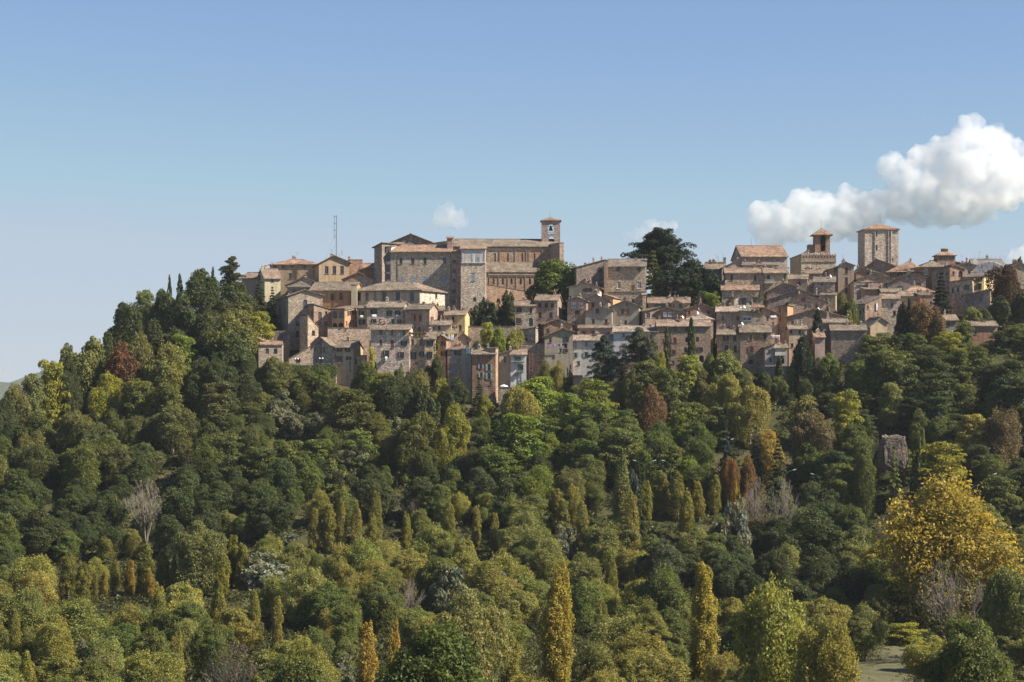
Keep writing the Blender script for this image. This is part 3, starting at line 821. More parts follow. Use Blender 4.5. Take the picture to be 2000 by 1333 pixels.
AISLE = h(949, 682, 1094, 683.5, 8, 532, ('s', 514.5), 'bt', 'r1', 600, 'lower brick aisle with lancet windows along the foot of the church nave', '964,550,4,12,a;982,550,4,12,a;999,550,4,12,a;1017,550,4,12,a;1035,550,4,12,a', name='church_aisle', cat='church', ov=.4)
h(1093, 684, 1101, 684.5, 18, 474, ('f',), 'bs', 'r3', 600, 'tall flat brick church front seen edge on at the right end of the nave', name='church', cat='church')
TOWER1 = h(1058, 697, 1094, 697, 6.2, 431, ('p', 426), 'sg', 'r2', 530, 'square stone bell tower with a large open arch above the church nave', '1076,448,12,19,O;1077,472,11,20,O;B1076,448,12,19,O;B1077,472,11,20,O', name='bell_tower', cat='bell tower', ov=.45, ant=[(1074, 415)])
h(949, 664, 1040, 668, 3, (556, 572), ('l',), 'bt', 'r3', 625, 'sloping brick garden wall running down from the aisle to the holm oak', name='garden_wall', cat='wall', ov=.1)
# -- right half, crest
HALL = h(1449, 668, 1538, 669, 19, 501.5, ('e', 482), 'sg', 'r2', 545, 'great stone hall under a broad bright red tiled roof', name='hall', cat='hall', ov=.6, ant=[(1478, 466)])
h(1376, 656, 1414, 655, 11, 526, ('e', 514), 'sd', 'r1', 600, 'dark house with a stout round chimney beside the black pines', '1398,537,5,8;1404,537,4,8', chim=[(1393, 507, 4, 12), (1398, 511, 3, 6), (1422, 503, 5, 8)], ant=[(1401, 502), (1410, 497)])
h(1410, 653, 1447, 653, 14, (524, 513), ('g', 1443, 508.5), 'pb', 'r1', 570, 'sunlit beige gable wall half hidden under the great hall', ov=.4)
h(1417, 640, 1492, 639.5, None, 533.5, ('e', 525), 'sw', 'r5', 600, 'long stone house with dark green shutters below the great hall', '1429,543,5,11,s,gr;1475,543,5,11,s,gr;L1413,543,3,8', chim=[(1487, 522, 4, 4)])
h(1492, 638.5, 1539, 638, None, 533.5, ('e', 525), 'sw', 'r5', 600, 'stone house with a stone balcony and green shutters right of the long stone house', '1501,542,6,9,s,gr;1533,541,5,10,s,gr', chim=[(1517, 522, 4, 5)])
h(1450, 650, 1520, 650, 8, 519, ('s', 515), 'bt', 'r3', 540, 'low rooftop terrace with brick piers in front of the great hall', name='roof_terrace', cat='terrace', ov=.2, chim=[(1455, 510, 3, 8), (1482, 510, 9, 6), (1530, 517, 3, 6)])
h(1498, 655, 1541, 655, 8, 523, ('f',), 'sl', 'r3', 560, 'pale stone parapet wall to the right under the great hall', name='terrace_wall', cat='wall')
h(1410, 629, 1482, 628, None, 567, ('e', 559), 'sg', 'r2', 600, 'plain stone house under an orange roof with two small skylights', chim=[(1441, 565, 3, 3)])
h(1434, 618, 1470, 618, 10, (580, 580), ('g', 1455, 571), 'sl', 'r1', 615, 'little pale stone gable with one big dark window beside the round bush', '1451,589,7,12,o;1466,592,5,8,a', chim=[(1427, 570, 3, 9)], tint=1.1)
h(1470, 619, 1489, 619, 8, (579, 585), ('l',), 'sg', 'r1', 615, 'small stone lean-to on the right of the little pale gable', '1474,587,6,7,s', name='lean_to', ov=.4)
h(1498, 631, 1557, 630, 12, (570, 560), ('g', 1530, 554), 'sd', 'r5', 600, 'dark stone gable with a long left roof slope below the stone balcony', '1549,568,5,5')
h(1499, 623, 1598, 622, 14, (586, 579), ('g', 1560, 566), 'sd', 'r5', 610, 'wide dark stone gable with a very long left roof slope', '1583,580,4,5', chim=[(1597, 564, 3, 10)])
h(1539, 614, 1613, 613, 12, (591, 589), ('g', 1563, 576), 'sg', 'r1', 635, 'stone gable with a square red brick patch and two tiny windows', '1573,598,4,6;1595,599,4,6,s;1569,586,8,7,s,rd')
h(1537, 605, 1658, 604, 14, (620, 621), ('g', 1589, 604.5), 'bs', 'r5', 665, 'broad low brick gable with two brown shutters behind the dark conical cypress', '1548,631,5,8,s,rd;1566,631,5,9,s,rd;1567,617,4,4', dish=[(1601, 604)])
# town hall and towers
PAL = h(1565, 692, 1633, 692, 16, 499, ('f',), 'sl', 'r3', 560, 'crenellated pale stone palace with a row of arched windows under the brick belfry', '1573,527,3,8,a;1577,527,3,8,a;1581,527,3,8,a;1585,527,3,8,a;1596,528,5,8,a;1602,528,5,8,a;1614,529,4,8,a', name='palace', cat='palace')
h(1543, 694, 1566, 693, 12, (506, 497), ('l',), 'pt', 'r4', 560, 'sunlit tan side wall of the crenellated palace with a pale coping', name='palace', cat='palace', ov=.2)
TOWER2 = h(1592, 700, 1621, 700, 5, 456, ('p', 447), 'bk', 'r2', 520, 'slender brick belfry with one tall open arch and a wide flat pyramid roof', '1607.5,475,10,33,O;B1607.5,475,10,33,O', name='bell_tower', cat='bell tower', ov=1.0, ant=[(1606, 430)])
h(1580, 701, 1592, 701, 5, 478, ('f',), 'bs', 'r3', 520, 'dark stair block with a stepped top on the left of the brick belfry', name='turret', cat='turret')
h(1570, 700.5, 1581, 700.5, 4, (496, 487), ('l',), 'bs', 'r3', 520, 'sloping wall climbing to the dark stair block', name='turret', cat='turret', ov=.1)
TOWER3 = h(1689, 690, 1755, 690.5, 11, 448, ('p', 438), 'sl', 'r2', 535, 'massive square pale stone tower with a low brown pyramid roof', '1712,457,4,11,a;1738,457,4,11,a;1712,484,4,11,a;1738,486,3,3;1743,507,4,5', name='stone_tower', cat='tower', ov=.5, ant=[(1726, 418)], tint=.88)
h(1637, 650, 1668, 650, 12, (521, 519), ('g', 1652, 513.5), 'pn', 'r1', 600, 'tall narrow plaster house with two tall dark windows left of the square tower', '1653,529,6,11,s;1653,550,6,15,s;1653,568,5,9,s,gr', ov=.5)
h(1621, 652, 1637, 652, 8, (526, 521), ('l',), 'bt', 'r5', 580, 'small brick house end tucked against the tall narrow plaster house', '1630,528,3,5')
h(1692, 674, 1750, 673, 12, (521, 521), ('g', 1711, 507), 'bs', 'r5', 545, 'brick gable standing in front of the foot of the square tower', chim=[(1711, 506, 5, 4)])
h(1672, 655, 1724, 655, 10, (532, 536), ('g', 1682, 525), 'bs', 'r1', 570, 'low stone gable with one window between the plaster house and the square tower', '1695,534,5,5')
h(1674, 648, 1745, 648, 10, (546, 545), ('g', 1706, 536), 'sw', 'r1', 580, 'rough weed-grown stone gable without windows below the square tower', chim=[(1697, 545, 3, 3)])
h(1668, 642, 1697, 642, 8, 551, ('f',), 'sg', 'r3', 600, 'grey stone house with a metal roof railing beside the tall plaster house', '1683,559,22,3')
h(1696, 641, 1721, 641, 8, 551, ('f',), 'pp', 'r3', 590, 'faded pink plaster wall with a pale patch in the middle of the rooftops', name='house')
h(1721, 640, 1740, 640, 8, 557, ('f',), 'pg', 'r3', 590, 'grey flat-roofed house with dark green shutters left of the wide grey gable', '1725,563,4,7,s,gr;1733,563,6,7;1737,563,3,7,s,gr')
h(1690, 632, 1721, 632, 8, 566, ('s', 563), 'bt', 'r5', 620, 'small brick rooftop house with a flat awning and a white dish', '1716,571,3,6', dish=[(1699, 566)])
h(1735, 638, 1808, 637, 14, (552, 544), ('g', 1777, 534), 'sd', 'r1', 600, 'wide grey stone gable with dark green shutters below the red brick palace', '1758,564,5,9,o,gr;1794,558,5,9,o,gr;1776,541,4,4;1764,583,4,5')
h(1735, 657, 1800, 653, 14, (531, 521), ('h', 512, 5), 'bk', 'r2', 575, 'red brick palace wing with a row of narrow windows under an orange roof edge', '1740,536,3,10;1744,536,3,10;1749,535,3,10;1758,535,5,9,o,dk;1772,532,5,9,o,dk;1781,532,3,6;1785,532,3,6;1791,532,4,9', name='palace', cat='palace', ov=.8)
h(1799, 653, 1848, 652, 14, 521.5, ('h', 511, 4), 'bk', 'r1', 575, 'red brick palace with a white-curtained window between dark shutters', '1809,531,7,11,w;1822,529,4,6', name='palace', cat='palace', ov=.8, chim=[(1817, 508, 3, 6)])
h(1783, 676, 1893, 675, 14, (524, 520), ('g', 1838, 504), 'bs', 'r1', 560, 'wide brick gable carrying the glazed roof lantern', '1872,515,6,5', chim=[(1763, 505, 3, 8)])
LANT = h(1831, 674, 1866, 674, 6, 498.5, ('p', 491), 'bk', 'r2', 512, 'glazed roof lantern with five windows and a small cap on top', '1838,503,4,7;1844,503,4,7;1850,503,4,7;1856,503,4,7;1862,503,3,7', name='roof_lantern', cat='lantern', ov=.5)
h(1820, 648, 1856, 645, 10, (531, 521), ('l',), 'sd', 'r1', 590, 'dark stone house with a long rising roof edge right of the wide grey gable', '1830,538,3,7;1837,535,3,7;1850,535,5,7;1832,552,3,6', ov=.6)
h(1855, 645, 1884, 646, 9, (524, 526), ('g', 1862, 519), 'bk', 'r1', 590, 'sunlit brick house with an open loggia bay above the dark fir', '1862,534,4,7;1876,536,8,13,A', ov=.4)
h(1864, 662, 1906, 662, 10, (523, 519), ('g', 1887, 514), 'sg', 'r1', 570, 'plaster gable with a tall black chimney beside the scaffolding', '1893,532,5,7', chim=[(1888, 504, 3, 9)])
SCAF = h(1902, 682, 1962, 682, 10, 523, ('e', 508), 'pg', 'r3', 560, 'grey house wrapped in netting and scaffolding on the skyline', name='house')
h(1854, 636, 1899, 634, 10, (552, 546), ('l',), 'sg', 'r1', 600, 'stone house with dark green shutters right of the dark fir', '1861,568,4,9,s,gr;1871,566,4,9,s,gr;1888,562,5,9,o,gr', ov=.5)
h(1899, 641, 1922, 641, 10, (546, 540), ('l',), 'py', 'r3', 590, 'yellow house with a row of small white-framed windows beneath its roof', '1901,549,3,6;1906,548,3,6;1911,547,3,6;1917,545,3,6;1902,563,5,9,o,dk;1912,560,5,12,o,dk', ov=.5)
h(1921, 641, 1942, 646, 8, (541, 535), ('l',), 'py', 'r3', 590, 'brilliant yellow sunlit wall at the right of the yellow house', '1930,546,3,6;1937,544,3,6', ov=.5)
h(1880, 622, 1934, 620, 10, (578, 566), ('l',), 'sd', 'r1', 640, 'dark stone house with a sloping roof edge under the yellow house', '1888,586,4,8;1901,584,4,8;1916,584,5,8', ov=.5)
h(1722, 612.5, 1757, 612, None, 584, ('e', 576), 'sl', 'r5', 640, 'sunlit rubble house corner with one dark window behind the slim dark cypress', '1742,596,5,8;1747,612,5,8')
h(1756, 618, 1797, 618, None, 578.5, ('e', 571), 'sg', 'r5', 630, 'stone house with an orange-brown roof right of the sunlit rubble corner', chim=[(1775, 570, 4, 4)])
h(1768, 628, 1826, 628, 12, 571, ('h', 561, 3.5), 'bt', 'r2', 610, 'house under a big speckled hipped roof left of the dark fir', chim=[(1812, 568, 4, 5)])
h(1797, 613, 1823, 613, 9, 577, ('s', 573), 'bk', 'r5', 630, 'red brick house with a toothed cornice left of the dark fir', '1818,592,4,6', ov=.3)
h(1722, 628, 1760, 628, None, 571, ('e', 565.5), 'sd', 'r1', 600, 'low shadowed house with a plain grey roof in the middle of the rooftops')
h(1689, 610, 1722, 612, 10, (594, 579), ('l',), 'bs', 'r3', 645, 'shadowed brick house end with a tall white door left of the sunlit rubble corner', '1712,600,4,14,s,wh;1695,600,3,6;1680,608,3,8', ov=.3)
h(1677, 611, 1690, 610, 8, 594, ('f',), 'pg', 'r3', 640, 'narrow plaster house front with slim windows at the edge of the garden', '1680,610,3,8;1686,606,3,8', chim=[(1683, 588, 3, 7)])
h(1700, 599, 1733, 600, 9, (638, 630), ('g', 1720, 621), 'pt', 'r4', 660, 'small tan gable in the sun beneath the rubble house', name='house')
h(1840, 604, 1871, 604, None, 626, ('e', 617), 'pg', 'r5', 660, 'small house with a bright tiled roof beside the yellow-leaved tree', '1852,634,5,8')
h(1893, 599, 1948, 599, None, 637, ('e', 629), 'bk', 'r1', 680, 'red brick cottage with white corner stones under the trees at the right', '1905,649,5,9')
h(1963, 636, 2010, 632, None, 566, ('e', 558), 'sd', 'r1', 620, 'dark stone house with a steep gable at the right edge of the town')
h(1965, 672, 2020, 672, 10, (530, 524), ('g', 1990, 514), 'sg', 'r2', 570, 'stone house with orange roof and tall chimney at the right edge of the skyline', chim=[(1995, 510, 3, 9)])
h(1608, 600, 1657, 600, None, 630.5, ('e', 624), 'pg', 'r1', 660, 'low grey house with a strip of tiled roof right of the conical cypress', '1618,634,5,3', chim=[(1645, 630, 4, 3)])
h(1623, 593, 1692, 592, None, 646, ('e', 636), 'sd', 'r1', 690, 'dark stone house half hidden by the trees at the right of the pink wall', 'L1617,660,4,6', chim=[(1698, 638, 3, 5)])
h(1592, 590.5, 1611, 590.5, None, 659, ('e', 651), 'pp', 'r2', 700, 'narrow pink house with an orange roof between the dark trees', chim=[(1595, 645, 4, 6)])
h(1541, 591, 1576, 591, None, 643, ('e', 637.5), 'pt', 'r1', 710, 'tan house with small brown shutters behind the dark round tree', '1545,648,4,7,s;1562,648,4,7,s;1547,675,5,7,s;1560,668,5,8', tint=1.05)
h(1446, 592.5, 1506, 592, None, 649.5, ('e', 636.5), 'bs', 'r1', 725, 'square stone house with an arched cellar door right of the brick corner house', '1466,660,5,10,o,ye;1494,658,6,12,s;1467,683,6,12,o,rd;1467,698,6,4;1467,707,9,9,A', dish=[(1451, 633)])
h(1401, 594, 1446, 593, None, 654, ('e', 645), 'bt', 'r1', 720, 'brick corner house with dark shutters in two rows left of the square stone house', '1418,661,5,10,o;1435,661,6,11,s;1419,680,6,10,s;1436,682,6,13,s')
h(1494, 587, 1513, 587, 7, (679, 672), ('l',), 'pg', 'r1', 735, 'small grey house end with one slit window beside the arched undercroft', '1502,687,3,7;1505,704,4,8,a', ov=.4)
h(1512, 587, 1538, 587, None, 680, ('e', 673), 'pg', 'r1', 735, 'small white-balconied house above a dark arched undercroft', '1522,691,20,7,d;1525,704,14,14,A')
h(1399, 604, 1447, 603, None, 609, ('e', 600), 'bs', 'r4', 665, 'brick and plaster house with a flat tan roof carrying white dishes', '1412,622,5,8;1441,622,5,8,s;1423,642,6,6;1442,637,3,5', dish=[(1447, 603), (1453, 600)])
h(1446, 602.5, 1492, 602, 9, (608, 613), ('l',), 'pg', 'r3', 660, 'grey plaster house with a wide white window band under the roof pergola', '1459,623,17,8,w;1482,620,3,9,s,ye;1498,621,5,7', ov=.3)
h(1491, 606, 1519, 606, 9, (600, 613), ('l',), 'pp', 'r2', 660, 'salmon pink house with a tiny orange dormer', '1507,613,5,5;1499,622,4,6;1510,633,3,6')
h(1518, 607, 1538, 606, 9, (600, 597), ('l',), 'po', 'r1', 655, 'ochre house with slim dark windows between the pink house and the broad gable', '1523,606,3,10;1536,604,3,10;1524,622,3,12', ov=.4)
h(1603, 619, 1632, 618, None, 577, ('e', 574), 'sg', 'r5', 640, 'small plain stone house with white-framed windows beside the bushy garden', '1614,588,5,8,o,wh;1616,604,5,8,o,wh')
h(1538, 641, 1577, 640, None, 545.5, ('e', 538), 'sd', 'r1', 600, 'dark stone house with an open porch right of the balcony house', '1561,554,5,8,A')
h(1590, 640, 1631, 639, None, 551.5, ('e', 542), 'sg', 'r3', 600, 'stone house with one pair of tiny windows left of the tall plaster house', '1606,555,5,5', dish=[(1622, 540)])
h(1574, 656, 1626, 656, 9, 535, ('s', 528), 'sg', 'r5', 570, 'low stone house under a broad roof in front of the crenellated palace')
h(908, 607, 1006, 606, 2, 637, ('f',), 'sg', 'r3', 665, 'long stone garden wall below the dark yew trees', name='garden_wall', cat='wall')
h(1004, 603, 1046, 601, 6, (648, 641), ('l',), 'sg', 'r3', 690, 'low stone shed with a sloping roof under the brick-framed door', '1028,664,5,5', ov=.3, name='shed', cat='shed')
h(1018, 596, 1064, 596, 3, 671, ('f',), 'sd', 'r3', 740, 'dark overgrown stone terrace wall left of the clothes line house', name='retaining_wall', cat='wall')
h(1085, 586, 1125, 587, 2, 738, ('f',), 'sg', 'r3', 770, 'low grey stone wall between the two bright green trees', name='garden_wall', cat='wall')
h(1118, 584, 1136, 584, 3, 738, ('s', 735), 'pp', 'r2', 765, 'tiny pink hut with a tiled roof behind the bright green trees', name='hut', cat='hut')
h(1490, 585, 1560, 583, 3, 716, ('f',), 'sd', 'r3', 770, 'shadowed town wall of grey stone under the small grey houses', name='town_wall', cat='wall')
h(477, 600, 508, 599, 8, (663, 664), ('g', 491, 658), 'sg', 'r5', 712, 'little stone house with a shallow gable at the far left of the terrace', '497,674,4,6;497,692,4,8')
h(505, 596, 551, 597, 7, 674, ('s', 667.5), 'sg', 'r2', 712, 'low stone house with two arched windows and a bright orange roof strip', '522,686,7,11,a;538,686,7,11,a', ov=.4)
h(544, 601, 566, 606, 6, (690, 648), ('l',), 'sg', 'r3', 715, 'sloping rubble buttress at the foot of the big stone church', name='buttress', cat='buttress', ov=.05)
h(565, 595, 606, 596, 6, (702, 678), ('l',), 'sw', 'r3', 720, 'sloping tan roof over a dark archway on the terrace', '583,704,8,9,A', name='archway', cat='archway', ov=.2)
h(606, 596, 630, 597, 8, (686, 662), ('l',), 'sd', 'r3', 720, 'dark house end with a steep rising roof on the terrace', '627,706,3,9,A', ov=.2)
h(629, 596, 648, 595, 8, (662, 678), ('l',), 'sg', 'r1', 720, 'stone house front with one slit window right of the dark house end', '633,683,3,9', ov=.4)
h(657, 591, 690, 590, None, 679.5, ('e', 668), 'pt', 'r1', 735, 'ochre plaster house with green and red balconies at the terrace corner', '663,684,5,6,o;679,684,5,6,o;661,702,8,12,o,rd;681,700,5,6,o;684,716,3,20', tint=1.1)
h(648, 593, 658, 592, 6, (677, 680), ('l',), 'sg', 'r1', 735, 'narrow stone strip of wall left of the ochre balcony house', '653,682,3,5;655,696,3,5', ov=.3)
h(690, 592, 714, 592, 5, 694, ('f',), 'sw', 'r3', 735, 'low rubble yard wall with a brown door right of the ochre house', '694,706,6,12,s', name='yard_wall', cat='wall')
h(566, 590, 656, 589, 10, 713.5, ('f',), 'sd', 'r3', 750, 'terrace wall under a hedge of ivy below the big stone church', name='terrace_wall', cat='wall')
h(310, 548, 328, 549, 1.2, 905, ('f',), 'pb', 'r5', 930, 'pale sunlit end of the roadside concrete wall', name='road_wall', cat='wall')  # sunlight on the wall end is put into a paler colour
h(328, 549, 500, 558, 1.2, 906, ('f',), 'pg', 'r3', 930, 'long grey concrete wall in shade beside the hillside road', name='road_wall', cat='wall')  # same wall, its shade put into a greyer colour
# ------------------------------------------------------------------ trees
def leaf_mesh(name, clumps, leaf, seed, per=1.0, up=0.25, elong=1.5, jitter=0.55, center=None, shell=None):
    """clumps: rows of (cx, cy, cz, rx, ry, rz, n). Leaf sprays sit on the shells of the clumps and face outwards."""
    rg = np.random.default_rng(seed)
    pos, nrm, var = [], [], []
    cen = np.array(center if center is not None else (0, 0, 0), float)
    for (cx, cy, cz, rx, ry, rz, n) in clumps:
        n = max(4, int(n * per))
        d = rg.normal(size=(n, 3)); d /= np.linalg.norm(d, axis=1)[:, None]
        d[:, 2] = np.where((d[:, 2] < -0.2) & (rg.random(n) < .6), -d[:, 2], d[:, 2])
        rad = 0.55 + 0.5 * rg.random(n) ** 0.6
        p = np.array([cx, cy, cz]) + d * np.array([rx, ry, rz]) * rad[:, None]
        nn = d / np.array([rx, ry, rz]) * min(rx, ry, rz)
        nn /= np.linalg.norm(nn, axis=1)[:, None] + 1e-9
        out = p - cen; out /= np.linalg.norm(out, axis=1)[:, None] + 1e-9
        nn = nn * 0.8 + out * 0.25 + np.array([0, 0, up]) + rg.normal(size=(n, 3)) * jitter
        nn /= np.linalg.norm(nn, axis=1)[:, None] + 1e-9
        pos.append(p); nrm.append(nn)
        var.append(np.stack([rg.random(n), np.full(n, rg.random()), np.clip(rg.random(n) * .6 + rg.random() * .4, 0, .999)], 1))
    for si, (cx, cy, cz, rx, ry, rz, n, lob, thick) in enumerate(shell or ()):   # leaves over a lobed outline
        n = int(n)
        d = rg.normal(size=(n, 3)); d /= np.linalg.norm(d, axis=1)[:, None]
        d[:, 2] = np.where((d[:, 2] < -.35) & (rg.random(n) < .5), -d[:, 2], d[:, 2])
        k = np.empty(n); k2 = np.empty(n)
        off = Vector((seed * .37 + si * 7.7, seed * .11, si * 3.1))
        for q in range(n):
            v3 = Vector(d[q])
            k[q] = mnoise.noise(v3 * 1.5 + off) * .5 + mnoise.noise(v3 * 3.4 + off) * .4 + mnoise.noise(v3 * 7.5 + off) * .3
            k2[q] = mnoise.noise(v3 * 2.6 - off)
        rad = (1 + lob * k) * (1 - thick * rg.random(n) ** 1.6)
        p = np.array([cx, cy, cz]) + d * np.array([rx, ry, rz]) * rad[:, None]
        keep = k > -.42
        nn = d * .75 + np.array([0, 0, up]) + rg.normal(size=(n, 3)) * jitter
        nn /= np.linalg.norm(nn, axis=1)[:, None] + 1e-9
        vr = np.stack([rg.random(n), np.clip(.5 + k, 0, 1), np.clip(rg.random(n) * .55 + .25 + .5 * k2, 0.001, .999)], 1)
        pos.append(p[keep]); nrm.append(nn[keep]); var.append(vr[keep])
    pos, nrm, var = np.concatenate(pos), np.concatenate(nrm), np.concatenate(var)
    n = len(pos)
    a = rg.normal(size=(n, 3)); t1 = np.cross(nrm, a); t1 /= np.linalg.norm(t1, axis=1)[:, None] + 1e-9
    t2 = np.cross(nrm, t1)
    s = leaf * (0.6 + 0.8 * rg.random(n))[:, None]
    bend = nrm * s * 0.18
    v = np.empty((n, 4, 3))
    v[:, 0] = pos - t1 * s * elong * .5
    v[:, 1] = pos + t2 * s * .42 + bend
    v[:, 2] = pos + t1 * s * elong * .5
    v[:, 3] = pos - t2 * s * .42 + bend
    me = bpy.data.meshes.new(name)
    me.vertices.add(4 * n); me.vertices.foreach_set('co', v.astype(np.float32).ravel())
    me.loops.add(4 * n); me.loops.foreach_set('vertex_index', np.arange(4 * n, dtype=np.int32))
    me.polygons.add(n); me.polygons.foreach_set('loop_start', np.arange(0, 4 * n, 4, dtype=np.int32))
    me.update(calc_edges=True)
    at = me.attributes.new('leafvar', 'FLOAT_VECTOR', 'FACE')
    at.data.foreach_set('vector', var.astype(np.float32).ravel())
    me.materials.append(M['leaf'])
    return me

def wood_mesh(name, H, trunk_r, tips, seed, base_h=0.12, forks=0.35, lean=0.0):
    rg = random.Random(seed)
    mb = MB()
    top = Vector((lean * H, 0, H * forks))
    pts = [Vector((0, 0, -1.5)), Vector((lean * H * .3, rg.uniform(-.1, .1), H * forks * .5)), top]
    mb.tube(pts[0], pts[1], trunk_r * 1.2, trunk_r * .9, 7); mb.tube(pts[1], pts[2], trunk_r * .9, trunk_r * .7, 7)
    for tip in tips:
        tip = Vector(tip)
        st = top * rg.uniform(.75, 1.0)
        mid = st.lerp(tip, .5) + Vector((rg.uniform(-.4, .4), rg.uniform(-.4, .4), rg.uniform(.1, .6)))
        mb.tube(st, mid, trunk_r * .42, trunk_r * .26, 5); mb.tube(mid, tip, trunk_r * .26, trunk_r * .08, 4)
        for _ in range(2):
            e2 = mid.lerp(tip, rg.uniform(.3, .8)); t2 = e2 + Vector((rg.uniform(-1.2, 1.2), rg.uniform(-1.2, 1.2), rg.uniform(.2, 1.3)))
            mb.tube(e2, t2, trunk_r * .14, trunk_r * .05, 3)
    me = bpy.data.meshes.new(name)
    me.from_pydata(mb.v, [], mb.f); me.materials.append(M['bark']); me.update()
    return me

def sph(rg):
    d = np.array([rg.gauss(0, 1) for _ in range(3)]); return d / (np.linalg.norm(d) + 1e-9)

PROTO = {}
def proto(kind, i, fine=1):
    """(crown mesh, trunk mesh, height, width); all metres, base at the origin"""
    key = (kind, i, fine)
    LS, LN = (1.0, 1.0) if fine == 1 else (.64, 2.2)   # large trees: smaller leaves, more of them
    if key in PROTO: return PROTO[key]
    seed = sum(ord(c) for c in kind) * 3 + i * 101
    rg = random.Random(seed)
    cl = []; tips = []
    if kind in ('round', 'oak', 'airy'):
        H, W = 12.0, 10.0
        sh = []
        nl = rg.choice([3, 4, 4, 5])
        a0 = rg.uniform(0, 6.28)
        for k in range(nl):                      # the crown is several limbs' worth of leaves, leaning apart
            a_ = a0 + k * 6.28 / nl + rg.uniform(-.5, .5)
            q_ = rg.uniform(.14, .30) * W
            rb_ = W * rg.uniform(.20, .31)
            zc = H * rg.uniform(.34, .66); rz_ = min(rb_ * rg.uniform(1.0, 1.5), H - zc - .2)
            sh.append((math.cos(a_) * q_, math.sin(a_) * q_, zc, rb_, rb_ * rg.uniform(.85, 1.1), rz_, 6200 * (rb_ / W) / .26 / nl * 1.5, .5, .35))
        rb_ = W * rg.uniform(.22, .27); zc = H * rg.uniform(.66, .72)
        sh.append((rg.uniform(-.08, .08) * W, rg.uniform(-.08, .08) * W, zc, rb_, rb_, H - zc, 2200, .5, .35))
        sh.append((0, 0, H * .3, W * .36, W * .36, H * .28, 1700, .5, .4))
        mul = {'round': 1.0, 'oak': 1.0, 'airy': 1.15}[kind] * (1 if fine == 1 else 2.0)
        lob_ = {'round': .48, 'oak': .42, 'airy': .7}[kind]; th_ = {'round': .28, 'oak': .25, 'airy': .5}[kind]
        sh = [(x[0], x[1], x[2], x[3], x[4], x[5], x[6] * mul, lob_, th_) for x in sh]
        for x in sh[:-1]:
            for q in range({'round': 9, 'oak': 13, 'airy': 6}[kind]):
                d = sph(rg); d[2] = abs(d[2]) if rg.random() < .7 else d[2]
                rc = rg.uniform(.45, 1.0)
                c = (x[0] + d[0] * x[3] * .95, x[1] + d[1] * x[4] * .95, x[2] + d[2] * x[5] * .95)
                cl.append((*c, rc, rc, rc * .8, 150 * rc * rc))
                if q % 4 == 0: tips.append(c)
        crown = leaf_mesh(kind + '_crown', cl, {'round': .29, 'oak': .32, 'airy': .25}[kind] * LS, seed, per=LN, center=(0, 0, H * .4), jitter={'round': .62, 'oak': .55, 'airy': .9}[kind], elong={'round': 1.5, 'oak': 1.3, 'airy': 1.9}[kind], shell=sh)
        wood = wood_mesh(kind + '_trunk', H, .32, tips, seed)
    elif kind == 'locust':
        H, W = 12.0, 9.0
        for k in range(95):
            d = sph(rg); rr = rg.uniform(.35, 1.0) ** .5
            lay = rg.uniform(.12, 1.0)
            wid = max(.05, math.sin(math.pi * min(.97, max(.05, (1.14 - lay) / 1.15)))) ** .6
            c = (d[0] * rr * W * .5 * wid, d[1] * rr * W * .5 * wid, lay * H * .95 - .4)
            rc = rg.uniform(.6, 1.35)
            cl.append((*c, rc * 1.2, rc * 1.2, rc * .55, 150 * rc * rc))
            if k % 6 == 0: tips.append(c)
        crown = leaf_mesh('locust_crown', cl, .28, seed, center=(0, 0, H * .4), up=.5, per=.8, shell=[(0, 0, H * .48, W * .36, W * .36, H * .42, 3000, .75, .55)])
        wood = wood_mesh('locust_trunk', H, .22, tips, seed, forks=.45)
    elif kind == 'poplar':
        H, W = 22.0, rg.uniform(4.2, 6.2)
        nb = 1 + i % 4
        axes = [(rg.uniform(-.9, .9), rg.uniform(-.9, .9), rg.uniform(.7, 1.0)) for _ in range(nb)]; axes[0] = (0, 0, 1.0)
        for ax, ay, hk in axes:
            for k in range(44):
                if rg.random() < .06: continue
                z = .05 + .93 * (k + rg.random()) / 44
                prof = (math.sin(math.pi * min(1, z * .80 + .14)) ** .75)
                a = rg.uniform(0, 6.28); rr = rg.uniform(.3, .85) * W * .5 * prof
                rc = rg.uniform(.5, .95) * (.55 + .5 * prof)
                c = (ax + math.cos(a) * rr, ay + math.sin(a) * rr, z * H * hk)
                cl.append((*c, rc, rc, rc * 2.2, 150 * rc))
        crown = leaf_mesh('poplar_crown', cl, .25 * (1 if fine == 1 else .78), seed, center=(0, 0, H * .3), up=.1, jitter=.7, per=1.2 if fine == 1 else 2.0, shell=[(0, 0, H * .30, W * .40, W * .40, H * .28, 2600 * fine, .22, .3), (0, 0, H * .62, W * .36, W * .36, H * .34, 2600 * fine, .22, .3)])
        wood = wood_mesh('poplar_trunk', H, .3, [(0, 0, H * .8), (.4, .3, H * .6), (-.4, -.2, H * .55)], seed, forks=.3)
    elif kind == 'cypress':
        H, W = 14.0, 2.6
        for k in range(120):
            z = .02 + .97 * (k + rg.random()) / 120
            prof = math.sin(math.pi * min(1, z * .78 + .2)) ** .7 * (1 - max(0, z - .85) * 3.5)
            a = rg.uniform(0, 6.28); rr = rg.uniform(.55, .95) * W * .5 * max(.05, prof)
            rc = rg.uniform(.22, .42)
            cl.append((math.cos(a) * rr, math.sin(a) * rr, z * H, rc, rc, rc * 2.4, 46))
        crown = leaf_mesh('cypress_crown', cl, .22, seed, center=(0, 0, H * .4), up=.0, jitter=.5, elong=2.2)
        wood = wood_mesh('cypress_trunk', H, .18, [(0, 0, H * .7)], seed)
    elif kind == 'cedar':
        H, W = 15.0, 17.0
